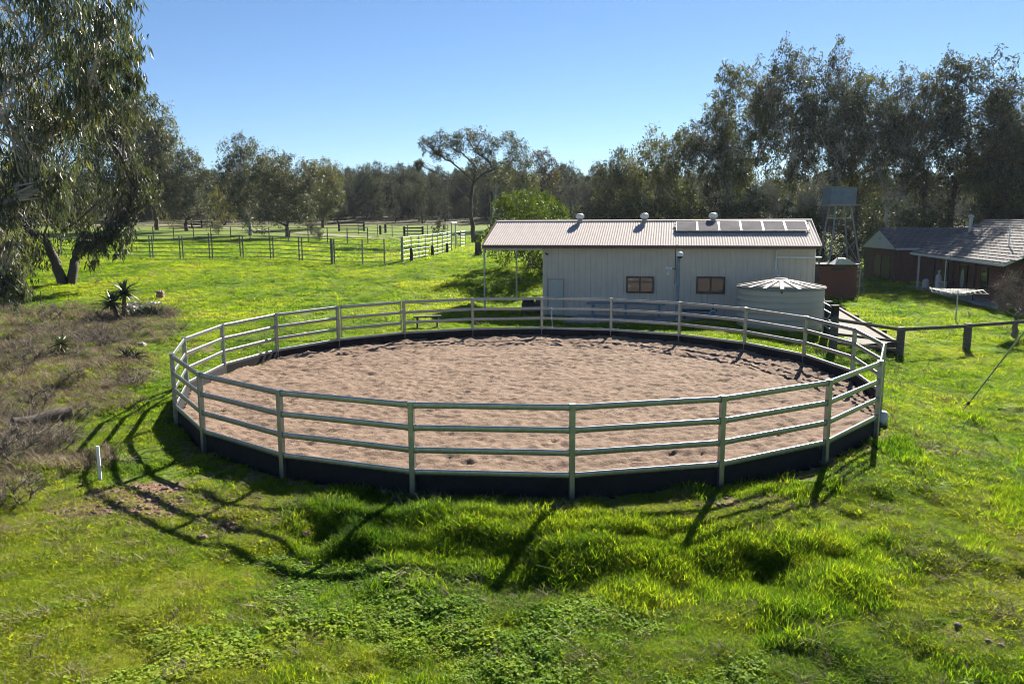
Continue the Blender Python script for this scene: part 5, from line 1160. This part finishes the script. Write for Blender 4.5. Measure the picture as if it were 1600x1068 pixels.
for y0, y1, n_, sc in ZONES:
    x, y = sample(n_, y0, y1); ok = clear(x, y); x, y = x[ok], y[ok]
    sc_, br, dr = scrub(x, y), bare(x, y), drygrass(x, y); z = ground(x, y); u = rng.uniform(0, 1, len(x))
    patchy = fbm(x*.5, y*.5, 81, 4); tone = .52+.42*patchy+.10*(y < 14)+.22*fbm(x*3, y*3, 99, 2)+.16*sstep(-2.5, -4.5, x)*(y < 14)+.25*(dr-.3)+rng.normal(0, .17, len(x))  # nearest grass gets a lighter colour to make up for dense tufts' self-shadowing
    rr = np.hypot(x-PCX, y-PCY)-PR; cf = -(y-PCY)/(rr+PR)
    yd = np.interp(x, _dx, _dy); lush = np.clip(sstep(1.3, .3, np.abs(y-yd)+.9*fbm(x*.6, y*.6, 83, 3))*sstep(-4.2, -2.5, x)*(1-sstep(4.2, 6, x)), 0, 1)
    lush = np.maximum(lush, .75*sstep(.18, .4, fbm(x*.9, y*.9, 85, 3))*(.25+.55*(x > 1)*(y < 30)))
    lush = lush*(1-sstep(-2.8, -4., x)*(y < 20))
    keep = u > np.maximum(sc_*(.02+.68*sstep(-.25, .2, fbm(x*.8, y*.8, 95, 3))), br*.93)
    clv = (y < 11)*sstep(.0, .5, 1.1*fbm(x*1.1, y*1.1, 87, 3)+.42-.07*np.abs(x+1.)**1.3)*(1-lush)
    kind = rng.uniform(0, 1, len(x))
    mD = (kind < .012+.30*np.maximum(sc_, br*.3)); mL = ~mD & (rng.uniform(0, 1, len(x)) < lush*.85) & keep; mC = ~mD & ~mL & (rng.uniform(0, 1, len(x)) < clv*.5) & keep; mS = ~(mD | mL | mC) & keep
    sz = sc*rng.uniform(.65, 1.3, len(x))*np.clip(1+1.0*fbm(x*1.7, y*1.7, 97, 3), .45, 1.9)
    push('s', x[mS], y[mS], z[mS], sz[mS], np.clip(tone[mS], 0, 1)); push('l', x[mL], y[mL], z[mL], sz[mL]*(.75 if sc > 1.2 else 1), np.clip(tone[mL]-.14, 0, 1))
    push('c', x[mC], y[mC], z[mC], sz[mC], np.clip(tone[mC], 0, 1)); push('d', x[mD], y[mD], z[mD], sz[mD]*(1-.5*br[mD]), rng.uniform(0, 1, mD.sum()))
for k_, nm, lab, srcs in (('s', 'lawn_grass', 'short yellow green paddock grass around the pen', src_s), ('l', 'long_grass', 'longer lush green grass on the bank and in the ditch', src_l), ('c', 'clover', 'low broad leaved clover and weeds in the near grass', src_c), ('d', 'dead_grass', 'dry straw coloured grass in worn patches and scrub', src_d)):
    P, R_, S_, T_ = (np.concatenate(q) for q in acc[k_])
    o = scatter(nm, P, R_, S_, T_, srcs); o['label'] = lab; o['category'] = 'grass'
# dead twigs over the left scrub
x, y = sample(26000, 10, 40, .72); s_ = scrub(x, y)*(.12+1.3*sstep(.0, .3, fbm(x*.9, y*.9, 91, 3))); ok = (rng.uniform(0, 1, len(x)) < s_*.24) & clear(x, y); x, y = x[ok], y[ok]
o = scatter('dead_brush', np.stack([x, y, ground(x, y)-.02], -1), np.stack([rng.normal(0, .2, len(x)), rng.normal(0, .2, len(x)), rng.uniform(0, 6.28, len(x))], -1), rng.uniform(.4, 1.0, len(x))*np.clip(1+1.6*fbm(x*.9, y*.9, 91, 3), .6, 1.6), rng.uniform(0, 1, len(x)), src_t)
o['label'] = 'tangle of grey brown dead twigs over the left garden bed'; o['category'] = 'brush'
# soil clods along the bank and worn spots
def clod(seed):
    r_ = np.random.default_rng(seed); V = []; 
    for i in range(5):
        la = -math.pi/2+math.pi*i/4
        for j in range(7): s_ = r_.uniform(.7, 1.2); V.append((s_*1.3*math.cos(la)*math.cos(j*.8976), s_*math.cos(la)*math.sin(j*.8976), s_*.6*math.sin(la)))
    return with_mat(mesh_np('clod', V, [(i*7+j, i*7+(j+1) % 7, (i+1)*7+(j+1) % 7, (i+1)*7+j) for i in range(4) for j in range(7)]), [clod_m])
x, y = sample(60000, 8, 22, .7); br = bare(x, y)*(np.hypot(x-PCX, y-PCY) > 9.4); ok = (rng.uniform(0, 1, len(x)) < (br-.25)*.6) & clear(x, y); x, y = x[ok], y[ok]
o = scatter('soil_clods', np.stack([x, y, ground(x, y)], -1), rng.uniform(-.6, .6, (len(x), 3)), np.minimum(rng.lognormal(-3.7, .5, len(x)), .055), rng.uniform(0, 1, len(x)), [clod(i) for i in range(3)])
o['label'] = 'crumbled brown soil clods on the bank'; o['category'] = 'soil'

# ------------------------------------------------------------------ the air between here and the far wood
hz_m = bpy.data.materials.new('haze'); hz_m.use_nodes = True; t = hz_m.node_tree; t.nodes.clear()
ov = t.nodes.new('ShaderNodeOutputMaterial'); vp = t.nodes.new('ShaderNodeVolumePrincipled'); vp.inputs['Color'].default_value = (.78, .86, 1, 1); vp.inputs['Density'].default_value = .00009; vp.inputs['Anisotropy'].default_value = .35
t.links.new(vp.outputs[0], ov.inputs['Volume'])
hz = MB().box((0, 420, 14.5), (1500, 980, 33)).build('haze', hz_m); hz['kind'] = 'stuff'; hz['label'] = 'thin pale daylight haze over the paddocks'; hz['category'] = 'haze'
